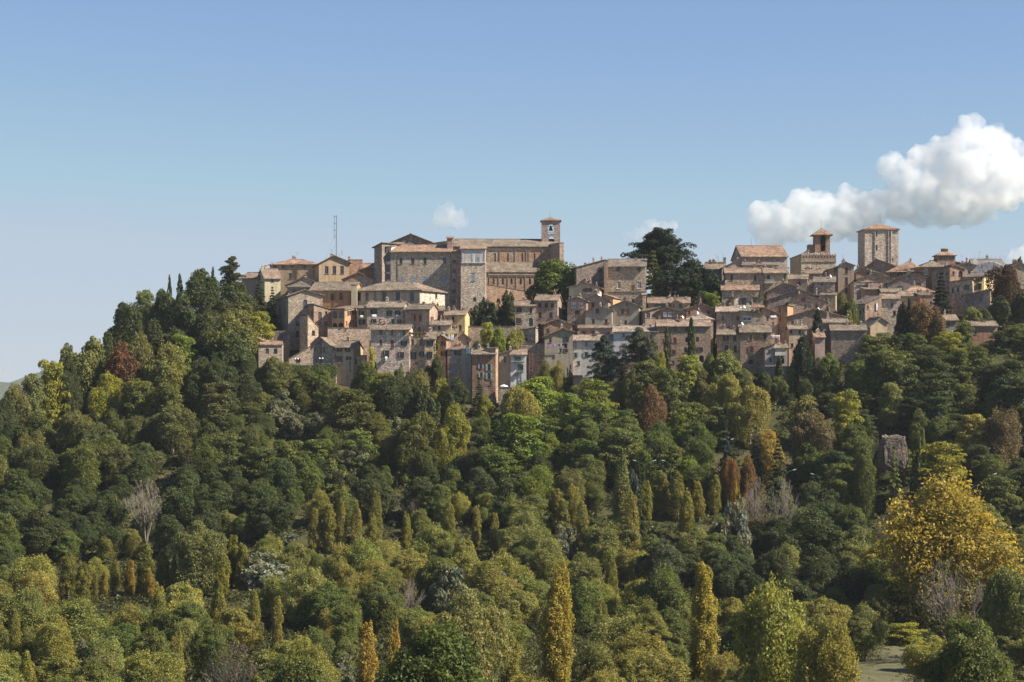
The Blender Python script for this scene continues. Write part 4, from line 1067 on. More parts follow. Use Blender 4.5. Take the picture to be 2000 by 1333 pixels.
        for lv in range(11):
            z = .34 + .64 * lv / 10
            prof = (.62 + .38 * math.sin(math.pi * min(1, (z - .2) / .72))) * (1 - .55 * max(0, (z - .8) / .2))
            for k in range(rg.choice([6, 7, 8]) if z < .9 else 4):
                a = rg.uniform(0, 6.28)
                rk = W * .5 * prof * rg.uniform(.45, 1.05)
                zj = rg.uniform(-.035, .035) * H
                for q in range(5):
                    r_ = rk * (q + .7) / 5
                    wz = rg.uniform(.7, 1.3) * (1.0 if q < 4 else .7)
                    aj = a + rg.uniform(-.22, .22)
                    cl.append((math.cos(aj) * r_, math.sin(aj) * r_, z * H + zj + .05 * r_ - .012 * r_ * r_ + rg.uniform(-.15, .15), wz * 1.25, wz * 1.25, .34, 105 * wz))
                tips.append((math.cos(a) * rk * .85, math.sin(a) * rk * .85, z * H + zj))
        cl.append((0, 0, H * .985, .6, .6, .4, 60))
        crown = leaf_mesh('cedar_crown', cl, .28, seed, center=(0, 0, 0), up=.7, jitter=.55)
        wood = wood_mesh('cedar_trunk', H, .4, tips[::2] + [(0, 0, H * .95)], seed, forks=.4)
    elif kind == 'spread':
        H, W = 15.0, 18.0
        for lv in range(9):
            z = .60 + .375 * lv / 8
            prof = (.8, .92, 1.0, 1.0, .95, .88, .72, .5, .3)[lv]
            for k in range((6, 6, 7, 7, 8, 8, 7, 6, 4)[lv]):
                a = rg.uniform(0, 6.28)
                rk = W * .5 * prof * rg.uniform(.55, 1.05)
                zj = rg.uniform(-.075, .06) * H
                for q in range(6):
                    r_ = rk * (q + .8) / 6
                    wz = rg.uniform(.7, 1.25) * (1.0 if q < 5 else .7)
                    aj = a + rg.uniform(-.18, .18)
                    cl.append((math.cos(aj) * r_, math.sin(aj) * r_, z * H + zj + .12 * r_ - .014 * r_ * r_ + rg.uniform(-.3, .3), wz * 1.25, wz * 1.25, .5, 110 * wz))
                tips.append((math.cos(a) * rk * .85, math.sin(a) * rk * .85, z * H + zj + .2))
        crown = leaf_mesh('spread_crown', cl, .28, seed, center=(0, 0, 0), up=.7, jitter=.55)
        wood = wood_mesh('spread_trunk', H, .42, tips[::2], seed, forks=.45)
    elif kind == 'fir':
        H, W = 15.0, 7.5
        for lv in range(17):
            z = .06 + .92 * lv / 16
            rad = W * .5 * (1 - z) ** .85 + .12
            for k in range(max(4, int(11 * (1 - z)) + 3)):
                a = rg.uniform(0, 6.28)
                rk = rad * rg.uniform(.7, 1.1)
                for q in (.45, .8, 1.0):
                    s_ = (.25 + .5 * (1 - z)) * (1.15 - q * .4)
                    cl.append((math.cos(a) * rk * q, math.sin(a) * rk * q, z * H - rk * q * .28 + .25, s_ * 1.25, s_ * 1.25, s_ * .5, 42))
        crown = leaf_mesh('fir_crown', cl, .28, seed, center=(0, 0, H * .3), up=.25, jitter=.5, elong=2.0)
        wood = wood_mesh('fir_trunk', H, .25, [(0, 0, H * .97)], seed, forks=.5)
    elif kind == 'yew':
        H, W = 10.0, 8.0
        for k in range(90):
            d = sph(rg); d[2] = abs(d[2])
            rr = rg.uniform(.5, 1.0)
            c = np.array([d[0] * W * .42 * rr, d[1] * W * .42 * rr, H * .12 + d[2] * H * .78 * rr])
            rc = rg.uniform(.4, .8)
            cl.append((*c, rc * .8, rc * .8, rc * 1.7, 110 * rc))
            if k % 12 == 0: tips.append(tuple(c))
        crown = leaf_mesh('yew_crown', cl, .28, seed, center=(0, 0, H * .2), up=.1, jitter=.5, elong=2.0)
        wood = wood_mesh('yew_trunk', H, .3, tips, seed)
    elif kind == 'olive':
        H, W = 7.0, 7.0
        for k in range(40):
            d = sph(rg); d[2] = abs(d[2]) if rg.random() < .8 else d[2] * .5
            rr = rg.uniform(.5, 1.0) ** .6
            rc = rg.uniform(.5, 1.0)
            c = (d[0] * W * .42 * rr, d[1] * W * .42 * rr, H * .06 + d[2] * H * .86 * rr)
            cl.append((*c, rc, rc, rc * .9, 120 * rc))
            if k % 5 == 0: tips.append(c)
        crown = leaf_mesh('olive_crown', cl, .28, seed, center=(0, 0, H * .3), jitter=.8, elong=2.4)
        wood = wood_mesh('olive_trunk', H, .22, tips, seed)
    elif kind == 'shrub':
        H, W = 3.0, 4.5
        for k in range(22):
            d = sph(rg); d[2] = abs(d[2])
            rr = rg.uniform(.4, 1.0); rc = rg.uniform(.45, .8)
            c = (d[0] * W * .4 * rr, d[1] * W * .4 * rr, .3 + d[2] * H * .75 * rr)
            cl.append((*c, rc, rc, rc * .9, 110 * rc))
            if k % 6 == 0: tips.append(c)
        crown = leaf_mesh('shrub_crown', cl, .28, seed, center=(0, 0, 0), jitter=.6)
        wood = wood_mesh('shrub_stems', H, .08, tips, seed)
    elif kind == 'bare':
        H, W = 12.0, 9.0
        mb = MB()
        def grow(p, d, ln, r, dep):
            q = p + d * ln
            mb.tube(p, q, r, r * .68, 4 if r > .05 else 3)
            if dep == 0: return
            for _ in range(3 if dep > 1 else 4):
                nd = (d + Vector((rg.uniform(-.62, .62), rg.uniform(-.62, .62), rg.uniform(-.1, .5)))).normalized()
                grow(p.lerp(q, rg.uniform(.5, 1)), nd, ln * rg.uniform(.62, .85), r * .6, dep - 1)
        for k in range(4):
            a = k * 1.6 + rg.uniform(-.4, .4)
            grow(Vector((0, 0, .3)), Vector((math.cos(a) * .42, math.sin(a) * .42, 1)).normalized(), 4.0, .17, 4)
        mb.tube((0, 0, -1.5), (0, 0, .5), .35, .25, 7)
        wood = bpy.data.meshes.new('bare_trunk'); wood.from_pydata(mb.v, [], mb.f); wood.materials.append(M['bark']); wood.update()
        for k in range(70):
            d = sph(rg)
            cl.append((d[0] * 3.6, d[1] * 3.6, H * .62 + d[2] * H * .3, .7, .7, .6, 16))
        crown = leaf_mesh('bare_crown', cl, .22, seed, center=(0, 0, 0), jitter=.9)
    PROTO[key] = (crown, wood, H, W)
    return PROTO[key]

NPROTO = dict(round=13, oak=8, airy=12, locust=9, spread=3, poplar=8, cypress=3, cedar=2, fir=3, yew=2, olive=3, shrub=3, bare=3)
KIND_NAME = dict(round='broadleaf_tree', oak='oak_tree', airy='willow_tree', locust='locust_tree', poplar='poplar_tree', cypress='cypress_tree', cedar='cedar_tree', spread='cedar_tree',
                 fir='fir_tree', yew='yew_tree', olive='olive_tree', shrub='shrub', bare='bare_tree')
KIND_SAY = dict(round='broadleaf tree', oak='oak', airy='loose leafy tree', locust='feathery tree', poplar='poplar', cypress='cypress', cedar='cedar', spread='cedar', fir='conifer', yew='yew', olive='olive tree', shrub='bush', bare='thinning tree')
trnd = random.Random(5)
TREES = []

def solve_Y(u, vtop, H):
    """distance at which a tree of height H standing on the ground shows its top at row vtop"""
    lo, hi = 215.0, 690.0
    def top(Y): return H0 - (gz_uY(u, Y) + H) * F / Y
    if top(lo) < vtop: return lo
    best = hi
    Y = lo
    while Y < hi:                       # nearest crossing, walking up the slope
        if top(Y) <= vtop: best = Y; break
        Y += 3.0
    return best

def v_fine(u, v, w):
    return w > 145 or v > 690

def tree(kind, u, vtop, wpx, col, H=None, Y=None, autumn=0.0, label=None, asp=None, special=False, pick=None):
    i = trnd.randrange(NPROTO[kind])
    if pick is not None: i = pick
    fine = 2 if (kind in ('round', 'oak', 'airy') and v_fine(u, vtop, wpx)) or (kind == 'poplar' and wpx > 50) else 1
    crown, wood, h0, w0 = proto(kind, i if fine == 1 else (i % 7 if kind != 'poplar' else (2, 3, 6, 7)[i % 4]), fine)
    asp = asp or (h0 / w0)
    if Y is None:
        HH = H or 12.0
        for _ in range(6):
            Y = solve_Y(u, vtop, HH)
            if H is None:
                HH = wpx * Y / F * asp
        H = HH
        zb = gz_uY(u, Y)
    else:
        zb = gz_uY(u, Y)
        zt = zv(vtop, Y)
        if H is None:
            H = zt - zb
            if H < 1.0: H = wpx * Y / F * asp * .7
        elif zt - H > zb + .4:                   # would hang in the air: stand it on the ground
            Y2 = solve_Y(u, vtop, H)
            if vtop > 960 and zt - zb > H * 1.5:
                Y = Y2; zb = gz_uY(u, Y); zt = zb + H
            else:
                H = zt - zb
        zb = zt - H
    W = wpx * Y / F
    x = (u - 1000) * Y / F
    root = empty(KIND_NAME[kind], (x, Y, zb))
    rot = trnd.uniform(0, 6.28)
    sc = (W / w0 * trnd.uniform(.97, 1.03), W / w0 * trnd.uniform(.97, 1.03), H / h0)
    root.rotation_euler = (trnd.uniform(-.05, .05), trnd.uniform(-.05, .05), rot) if kind in ('poplar', 'round', 'airy', 'locust') else (0, 0, rot); root.scale = sc
    j = trnd.uniform(.88, 1.12)
    c = tuple(x_ * j * trnd.uniform(.95, 1.05) for x_ in col)
    to = bpy.data.objects.new('trunk', wood); COL.objects.link(to); to.parent = root
    to.color = (*((.30, .26, .21) if kind != 'bare' else (.20, .17, .135)), 1)
    co = bpy.data.objects.new('crown', crown); COL.objects.link(co); co.parent = root
    co.color = (*c, autumn)
    TREES.append(dict(root=root, kind=kind, u=u, v=vtop, w=wpx, H=H, W=W, Y=Y, col=c, autumn=autumn, label=label, h_px=H * F / Y))
    return root

# leaf colours (real-world base colours)
DG = (.074, .090, .033)      # dark holm oak green
MG = (.128, .152, .042)      # mid green
BG = (.190, .232, .042)      # fresh bright green
YG = (.270, .265, .045)      # yellow green
OL = (.182, .188, .066)      # olive
OY = (.265, .248, .070)      # olive yellow
GY = (.31, .225, .055)      # golden
BR = (.190, .125, .065)      # dry brown
RB = (.150, .070, .040)      # red brown
OR = (.240, .125, .042)      # orange
SG = (.165, .175, .115)      # silver green
SW = (.225, .225, .175)      # silver white
BD = (.030, .043, .022)      # almost black green
TW = (.165, .140, .110)      # twiggy grey brown
BLU = (.065, .090, .075)     # blue green

def T(kind, u, v, w, col, **kw):
    return tree(kind, u, v, w, col, special=True, **kw)

# ---- trees one can name -------------------------------------------------
T('cedar', 452, 504, 64, DG, Y=642, label='flat-topped dark cedar standing on the crest left of the town')
T('cypress', 331, 541, 10, DG, Y=640, H=10, label='thin cypress spike rising alone on the wooded left ridge')
T('cypress', 351, 539, 15, DG, Y=640, H=10, label='stubby cypress on the left ridge just right of the thin spike')
T('cypress', 416, 524, 10, DG, Y=640, H=11, label='slim cypress hard against the left of the flat-topped cedar')
T('round', 394, 526, 72, DG, Y=637, label='rounded dark holm oak left of the flat-topped cedar')
T('round', 462, 550, 80, DG, Y=626, label='dense dark tree right under the flat-topped cedar')
T('locust', 283, 560, 48, OL, Y=625, label='wind-swept pale tree on the skyline of the left ridge')
T('round', 318, 566, 66, DG, Y=620, label='dark tree on the left ridge below the thin cypress spike')
T('round', 360, 572, 70, DG, Y=612, label='dark tree on the left ridge below the stubby cypress')
T('round', 252, 594, 84, DG, Y=612, label='big round dark tree bulging from the skyline of the left slope')
T('fir', 508, 540, 38, DG, Y=632, H=14, label='dark conifer against the low houses at the left end of the ridge')
T('fir', 532, 562, 30, DG, Y=625, H=12, label='narrow dark conifer touching the left wall of the convent church')
T('round', 430, 585, 78, DG, Y=612); T('round', 400, 612, 80, DG, Y=604); T('round', 470, 590, 76, OL, Y=612)
T('airy', 448, 612, 100, OL, Y=596, label='broad olive-brown tree on the slope below the flat-topped cedar')
T('locust', 505, 605, 60, YG, Y=606, label='yellow-tipped tree at the foot of the shaded church wall')
T('round', 452, 640, 66, DG, Y=604); T('round', 455, 655, 90, DG, Y=590); T('round', 468, 690, 70, DG, Y=592)
T('round', 345, 640, 78, DG, Y=597); T('round', 300, 625, 76, DG, Y=600)
T('round', 170, 660, 88, OL, Y=590); T('round', 205, 648, 46, DG, Y=596); T('round', 140, 672, 60, OL, Y=590)
T('locust', 97, 699, 62, YG, Y=575, label='pale yellowish tree on the skyline at the far left')
T('locust', 66, 722, 52, OL, Y=570); T('round', 30, 752, 66, OL, Y=560); T('round', 4, 775, 60, DG, Y=552); T('round', 130, 705, 66, DG, Y=578)
T('round', 228, 671, 70, RB, Y=588, asp=1.3, H=14, label='round red-brown tree on the left slope')
T('airy', 268, 652, 74, OL, Y=592); T('airy', 325, 675, 84, OL, Y=585); T('locust', 360, 650, 60, BG, Y=594)
T('round', 213, 727, 68, YG, Y=570, label='yellow-green tree just under the red-brown tree')
T('locust', 265, 738, 72, MG, Y=568); T('locust', 330, 742, 66, MG, Y=566); T('round', 395, 700, 84, DG, Y=580)
T('round', 430, 700, 80, DG, Y=578); T('round', 480, 730, 76, DG, Y=575)
T('round', 537, 697, 60, OL, Y=583, H=10, label='rounded olive tree left of the ivy hedge under the church terrace')
T('shrub', 497, 712, 40, MG, Y=588, H=6)
# terrace below the town
for (u, v, w, c) in ((486, 704, 56, DG), (516, 708, 50, MG), (600, 720, 60, MG), (635, 724, 46, MG), (580, 735, 60, OL)):
    T('round', u, v, w, c, Y=584, H=9)
T('round', 712, 707, 52, MG, Y=580, H=11, label='rounded bush-like tree under the yellow creeper')
T('cypress', 734, 710, 9, DG, Y=582, H=7, label='small thin cypress in front of the big square house')
T('yew', 780, 703, 36, MG, Y=578, H=9, label='spiky dark green tree in front of the big square stone house')
T('round', 822, 722, 60, OL, Y=574, H=10); T('locust', 755, 725, 50, YG, Y=574, H=9); T('locust', 735, 728, 44, BG, Y=575, H=8)
T('round', 854, 698, 46, DG, Y=582, H=12, label='dark round tree at the foot of the ivy-clad brick corner')
T('round', 770, 735, 80, DG, Y=568, H=11); T('yew', 830, 740, 70, DG, Y=566, H=10); T('round', 800, 728, 60, DG, Y=570, H=10)
T('locust', 858, 733, 34, YG, Y=574, H=7, label='pale yellow-green sapling below the dark round tree'); T('round', 888, 738, 56, DG, Y=572, H=12)
T('fir', 935, 738, 34, DG, Y=578, H=9, label='small conifer before the tall brick house with grey shutters')
T('yew', 990, 559, 52, DG, Y=630, H=14, label='tall spiky yew in front of the church aisle')
T('yew', 950, 574, 62, BD, Y=628, H=13, label='black-green yew left of the tall spiky yew')
T('yew', 1795, 812, 44, MG, Y=513, H=15, label='dark leaning tree shading the rock ruin from the right')  # tree added on the sun side to throw shade on the ruin
T('round', 1716, 872, 46, DG, H=10, label='dark round tree half covering the left side of the rock ruin'); T('locust', 1768, 880, 48, MG, H=10, label='green feathery tree before the right foot of the rock ruin')
T('round', 1000, 590, 40, DG, Y=626, H=10); T('yew', 925, 594, 40, DG, Y=628, H=9)
T('round', 1087, 507, 122, MG, Y=652, H=16, label='big round holm oak against the church nave')
T('round', 1060, 545, 60, DG, Y=648, H=9); T('round', 1115, 545, 46, DG, Y=650, H=9)
# garden between the yews and the clothes line house
T('locust', 955, 627, 36, YG, Y=602, H=7, label='yellow-green sapling over the garden wall'); T('olive', 945, 645, 60, SG, Y=598, H=7); T('round', 982, 642, 46, BG, Y=598, H=7)
T('airy', 1012, 642, 44, OY, Y=598, H=8); T('round', 1000, 664, 44, OY, Y=592, H=7); T('shrub', 937, 663, 12, (.55, .36, .03), Y=590, H=2, label='tiny bright yellow bush on the roof garden')
T('airy', 1062, 705, 34, OL, Y=584, H=7); T('airy', 1090, 706, 40, OY, Y=584, H=7, label='thin yellowing orchard tree below the clothes line'); T('yew', 1112, 710, 24, DG, Y=584, H=6)
# drooping cedars before the white houses
T('cedar', 1179, 657, 72, BLU, Y=583, H=10, label='drooping grey-green cedar before the long white house')
T('round', 1175, 702, 12, BR, Y=582, H=7, label='ivy-covered brown trunk under the drooping cedar')
T('spread', 1249, 649, 84, (.10, .105, .065), Y=583, H=13, label='spreading khaki cedar before the low brick house')
T('cypress', 1302, 642, 15, DG, Y=581, H=15, label='slim pointed cypress left of two before the long brick block')
T('cypress', 1350, 627, 19, DG, Y=580, H=15, label='thicker double-topped cypress before the long brick block')
T('locust', 1291, 680, 24, YG, Y=578, H=9, label='yellow-green sapling left of the slim pointed cypress')
T('fir', 1217, 694, 34, BD, Y=580, H=10, label='black conifer under the white house with balconies')
T('round', 1418, 684, 78, OL, Y=580, H=12, label='grey-green bushy tree below the brick corner house')
T('locust', 1344, 690, 56, BG, Y=578, H=11); T('round', 1390, 690, 40, MG, Y=580, H=10)
T('round', 1565, 652, 42, BD, Y=582, H=9, label='dark round tree in front of the tan house')
T('cypress', 1597, 608, 24, BD, Y=596, H=12, label='dark conical cypress before the broad brick gable')
T('cypress', 1522, 698, 19, DG, Y=578, H=10, label='squat cypress in front of the arched undercroft')
T('shrub', 1548, 685, 30, MG, Y=583, H=4)
for (u, v, w, c) in ((1240, 738, 54, MG), (1205, 742, 44, OL), (1330, 730, 50, DG), (1372, 722, 50, OL), (1400, 716, 44, MG), (1455, 722, 54, OL), (1490, 728, 46, DG), (1520, 735, 44, MG), (1480, 745, 56, DG), (1575, 735, 50, MG), (1545, 765, 50, DG), (1600, 700, 44, DG), (1622, 690, 44, MG)):
    T('round', u, v, w, c, Y=577, H=9)
for (u, v, w, c) in ((1700, 652, 50, MG), (1725, 648, 44, OL), (1752, 650, 46, DG), (1785, 648, 50, MG), (1870, 655, 44, DG), (1955, 645, 50, DG), (1985, 630, 50, MG)):
    T('locust', u, v, w, c, Y=592, H=9)
# pines on the crest
T('spread', 1288, 459, 146, (.036, .05, .028), Y=655, H=17, label='huge spreading dark cedar on the skyline in the middle of the town')
T('fir', 1276, 492, 60, MG, Y=640, H=17, label='bright green conifer under the huge spreading cedar')
T('yew', 1325, 500, 84, BD, Y=645, H=15, label='tall black pine right under the huge spreading cedar')
T('yew', 1370, 516, 88, BD, Y=640, H=15, label='dark drooping conifer beside the round-chimneyed house')
T('round', 1310, 515, 90, BD, Y=642, H=14); T('round', 1352, 508, 96, BD, Y=641, H=15); T('round', 1388, 530, 64, BD, Y=638, H=13); T('round', 1350, 540, 80, BD, Y=638, H=10); T('round', 1375, 570, 50, DG, Y=632, H=8)
T('locust', 1392, 566, 34, BG, Y=630, H=7, label='bright green sapling at the right edge of the dark pines'); T('shrub', 1412, 586, 26, DG, Y=622, H=4)
T('round', 1484, 571, 24, MG, Y=624, H=5, label='round bush behind the little pale stone gable')
T('round', 1643, 575, 34, OL, Y=612, H=9); T('round', 1665, 585, 34, MG, Y=610, H=7); T('shrub', 1655, 600, 40, OY, Y=606, H=4, label='yellowing hedge in the garden beside the broad brick gable')
T('fir', 1839, 534, 58, BD, Y=614, H=17, label='tall dark fir standing among the houses on the right')
T('round', 1765, 592, 40, (.05, .035, .025), Y=602, H=9, label='dark purple-brown tree left of the slim dark cypress')
T('cypress', 1776, 586, 13, BD, Y=600, H=12, label='slim dark cypress between the brown trees on the right')
T('airy', 1802, 588, 62, BR, Y=601, H=14, label='tall brown-leaved tree left of the dark fir')
T('round', 1830, 600, 40, BR, Y=600, H=9)
T('round', 1966, 520, 76, (.10, .06, .032), Y=632, H=14, label='rusty brown tree against the yellow wall at the right edge')
T('round', 1993, 502, 22, DG, Y=676, H=6); T('shrub', 1980, 510, 16, DG, Y=674, H=3)
T('round', 1960, 578, 70, DG, Y=612, H=12); T('round', 1994, 570, 60, DG, Y=612, H=13); T('round', 1900, 600, 50, OL, Y=606, H=9); T('round', 1920, 605, 46, DG, Y=605, H=9)
T('locust', 1855, 645, 66, YG, Y=590, H=10, label='bright yellow-green tree below the dark fir'); T('locust', 1885, 625, 40, MG, Y=594, H=9)
# bright trees under the town
T('locust', 1046, 731, 100, BG, Y=566, H=13, autumn=.05, label='broad bright green tree right of the white parasol')
T('locust', 1160, 735, 80, BG, Y=566, H=12, label='bright green tree below the tiny pink hut')
T('locust', 1110, 762, 60, BG, Y=560, H=11)
T('round', 1020, 755, 80, OY, Y=556, H=14, autumn=.3, label='bronze tree below the broad bright green tree')
T('round', 945, 772, 40, YG, Y=566, H=9, label='yellow-green tree under the small conifer')
T('round', 880, 792, 78, YG, Y=540, H=13, autumn=.05, label='bright lime tree in the middle of the slope')
T('locust', 1260, 700, 70, MG, Y=576, H=13); T('locust', 1306, 712, 56, MG, Y=572, H=12); T('round', 1235, 720, 50, OL, Y=574, H=11)
T('round', 1267, 752, 58, BR, Y=560, H=13, label='brown leafless-looking tree right of the bright green pair')
T('round', 1412, 731, 76, OY, Y=560, H=16, autumn=.25, label='tall bronze tree in the middle of the right slope')
T('round', 1465, 750, 80, OY, Y=552, H=16, autumn=.12, label='olive-gold tree leaning on the tall bronze tree')
T('locust', 1565, 768, 66, OL, Y=552, H=12, autumn=.2); T('locust', 1655, 755, 62, YG, Y=548, H=15, label='upright yellow-green tree with bare stems on the right slope')
T('round', 1583, 806, 106, (.17, .14, .075), Y=535, H=14, label='wide khaki-brown tree below the upright yellow-green tree')
T('round', 1500, 842, 84, GY, Y=530, H=11, label='golden tree right of the pointed conifers')
T('fir', 1418, 820, 36, BLU, Y=530, H=14, label='pointed blue-green conifer left of the golden tree')
T('fir', 1477, 836, 40, BLU, Y=528, H=14); T('fir', 1520, 862, 56, DG, Y=520, H=15); T('fir', 1430, 862, 60, DG, Y=522, H=13); T('fir', 1290, 880, 26, BD, Y=520, H=10)
T('round', 1462, 886, 36, OR, Y=520, H=9, label='glowing orange tree by the road lamps'); T('round', 1428, 893, 38, OR, Y=519, H=8, label='smaller orange tree left of the glowing orange one')
T('shrub', 1437, 926, 26, (.42, .29, .04), Y=500, H=5, label='small bright yellow bush below the orange trees')
T('bare', 1475, 925, 52, (.2, .13, .07), Y=498, H=8, label='rusty feathery bush right of the small yellow bush')
T('bare', 1524, 925, 56, SG, Y=492, H=9, label='silvery thin-leaved tree under the double road lamp')
T('olive', 1440, 950, 76, SW, Y=480, H=9, label='silver-white poplar bush left of the rusty feathery bush')
T('olive', 1235, 886, 38, BLU, Y=510, H=11, label='blue-grey cedar beside the left road lamp')
T('poplar', 1215, 890, 44, OL, Y=500, H=14, autumn=.15); T('fir', 1250, 930, 30, DG, Y=492, H=11, label='small dark fir left of the paired olive poplars')
T('round', 1690, 870, 56, MG, Y=505, H=14, asp=1.6, label='upright green tree left of the rock ruin'); T('fir', 1747, 873, 46, OL, Y=503, H=14, label='pointed olive tree in front of the rock ruin')
T('locust', 1835, 857, 110, YG, Y=515, H=14, label='broad lit green tree right of the rock ruin')
T('airy', 1957, 800, 92, (.155, .115, .065), Y=530, H=22, label='tall russet tree at the right edge'); T('locust', 1900, 806, 70, OY, Y=535, H=14, autumn=.3)
T('round', 1795, 800, 50, MG, Y=545, H=12); T('locust', 1740, 745, 50, OL, Y=556, H=13); T('locust', 1885, 745, 60, MG, Y=556, H=14); T('locust', 1950, 755, 70, MG, Y=552, H=13)
# big yellow tree and its neighbours
T('airy', 1835, 938, 272, (.36, .29, .055), Y=418, H=27, autumn=.4, pick=4, label='great golden-yellow tree at the right of the valley')
T('round', 1728, 1062, 108, (.33, .29, .05), H=14, autumn=.22, label='smaller yellow tree left of the great golden one')
T('bare', 1862, 1085, 150, (.19, .17, .09), Y=368, H=None, label='half-bare tree with pale limbs in front of the great golden tree')
T('bare', 1738, 990, 60, TW, Y=420, H=16)
T('poplar', 1085, 1104, 66, (.33, .255, .045), Y=318, H=24.5, autumn=.45, pick=3, label='tallest golden poplar in the foreground')
T('poplar', 1369, 1101, 56, (.33, .255, .045), Y=352, H=22, autumn=.45, pick=1, label='golden poplar to the right of the tallest one')
T('poplar', 1238, 968, 40, (.225, .21, .05), Y=412, H=18, autumn=.22, label='slender golden poplar standing behind the two tall foreground poplars')
T('poplar', 1345, 966, 36, (.225, .21, .05), Y=430, H=13, autumn=.22, label='short golden poplar at the edge of the dark oaks')
T('poplar', 716, 1214, 44, (.33, .21, .045), Y=300, H=15, autumn=.6, label='orange poplar behind the big glossy green tree')
T('poplar', 777, 1214, 30, (.31, .21, .045), Y=302, H=12, autumn=.5, label='orange treetop peeping over the big glossy green tree')
T('round', 880, 1222, 250, (.085, .115, .028), Y=262, H=20, label='big glossy dark green tree at the bottom of the picture')
T('airy', 920, 1160, 160, (.22, .21, .08), Y=300, H=17, label='broad pale willow behind the big glossy green tree')
T('airy', 1520, 1140, 190, (.25, .235, .06), Y=300, H=24, autumn=.12, label='large open-crowned tree with pale limbs beside the meadow')
T('airy', 1620, 1210, 150, (.24, .22, .055), Y=280, H=18, autumn=.15)
T('locust', 1770, 1215, 90, YG, Y=395, H=7, autumn=.3, label='yellow-green thicket at the back of the meadow'); T('shrub', 1725, 1222, 60, BG, Y=396, H=5)
T('round', 1890, 1205, 200, MG, Y=285, H=21, label='dark bushy tree at the bottom right corner'); T('round', 1990, 1110, 120, OL, Y=350, H=20)
T('round', 1575, 996, 150, (.066, .085, .03), H=17, label='broad dark oak between the short golden poplar and the great golden tree')
T('round', 1640, 915, 110, MG, H=15); T('round', 1590, 945, 90, DG, H=13)
T('round', 1285, 1060, 110, (.085, .10, .05), H=14, label='grey-green round tree right of the slender golden poplar')
T('fir', 415, 1255, 62, (.06, .09, .035), Y=300, H=13, label='dark green conical tree at the lower left')
T('bare', 455, 1245, 110, (.16, .11, .09), Y=300, H=11, label='purplish leafless thicket at the bottom left')
T('bare', 790, 1128, 60, (.17, .11, .08), Y=352, H=12, label='brown dry tree left of the silver-leaved tree')
T('olive', 880, 1088, 90, SG, Y=372, H=14, label='tall silver-leaved tree in the middle of the valley')
T('olive', 515, 1083, 112, SW, H=9, label='wide silver-white willow at the left of the valley')
T('olive', 970, 1100, 60, SW, Y=372, H=12); T('olive', 1100, 1015, 60, SG, Y=415, H=11)
T('bare', 285, 930, 70, TW, Y=500, H=12, label='grey leafless tree below the roadside wall'); T('bare', 370, 876, 40, (.2, .12, .08), Y=545, H=7, label='reddish leafless tree above the roadside wall')
# row of little poplars at the left
for (u, v, w, hh, a, nm) in ((133, 1088, 40, 10, .35, 'bushy golden-green poplar at the left end of the poplar row'), (158, 1102, 26, 10, .2, None), (124, 1142, 18, 6, .7, None), (185, 1124, 13, 6, .4, None), (203, 1117, 14, 6, .7, None),
                          (224, 1096, 24, 7, .3, None), (255, 1098, 20, 8, .6, None), (283, 1062, 34, 11, .25, None), (292, 1115, 20, 7, .7, None), (318, 1078, 34, 9, .3, None), (343, 1086, 15, 8, .5, None), (361, 1064, 26, 10, .15, None),
                          (386, 1070, 28, 10, .5, None), (434, 1072, 30, 10, .25, None), (470, 1062, 30, 10, .45, None), (450, 1050, 30, 11, .1, None), (396, 1052, 30, 11, .1, None)):
    T('poplar', u, v, w * 1.1, (.19, .185, .045) if a < .6 else (.27, .19, .045), H=hh * 1.1, autumn=a * .6, label=nm)
for (u, v, w, hh, a) in ((612, 995, 30, 11, .5), (640, 986, 30, 12, .5), (667, 982, 24, 13, .6), (696, 988, 28, 12, .5), (733, 965, 30, 13, .25), (725, 1005, 24, 9, .5), (795, 1005, 22, 10, .6), (930, 992, 20, 11, .6), (965, 1005, 22, 10, .6),
                         (880, 985, 30, 12, .4), (1085, 958, 32, 11, .55), (1125, 955, 34, 12, .5), (1100, 985, 30, 11, .3), (1138, 984, 30, 13, .5), (1290, 930, 36, 11, .4), (1325, 930, 36, 12, .35), (1265, 950, 26, 10, .5), (500, 1155, 26, 12, .3), (540, 1165, 24, 12, .3), (425, 1150, 30, 11, .2), (30, 1190, 26, 10, .3), (1395, 935, 30, 10, .1), (1365, 945, 28, 10, .1)):
    T('poplar', u, v, w * 1.05, (.22, .21, .055), H=hh, autumn=a * .6)

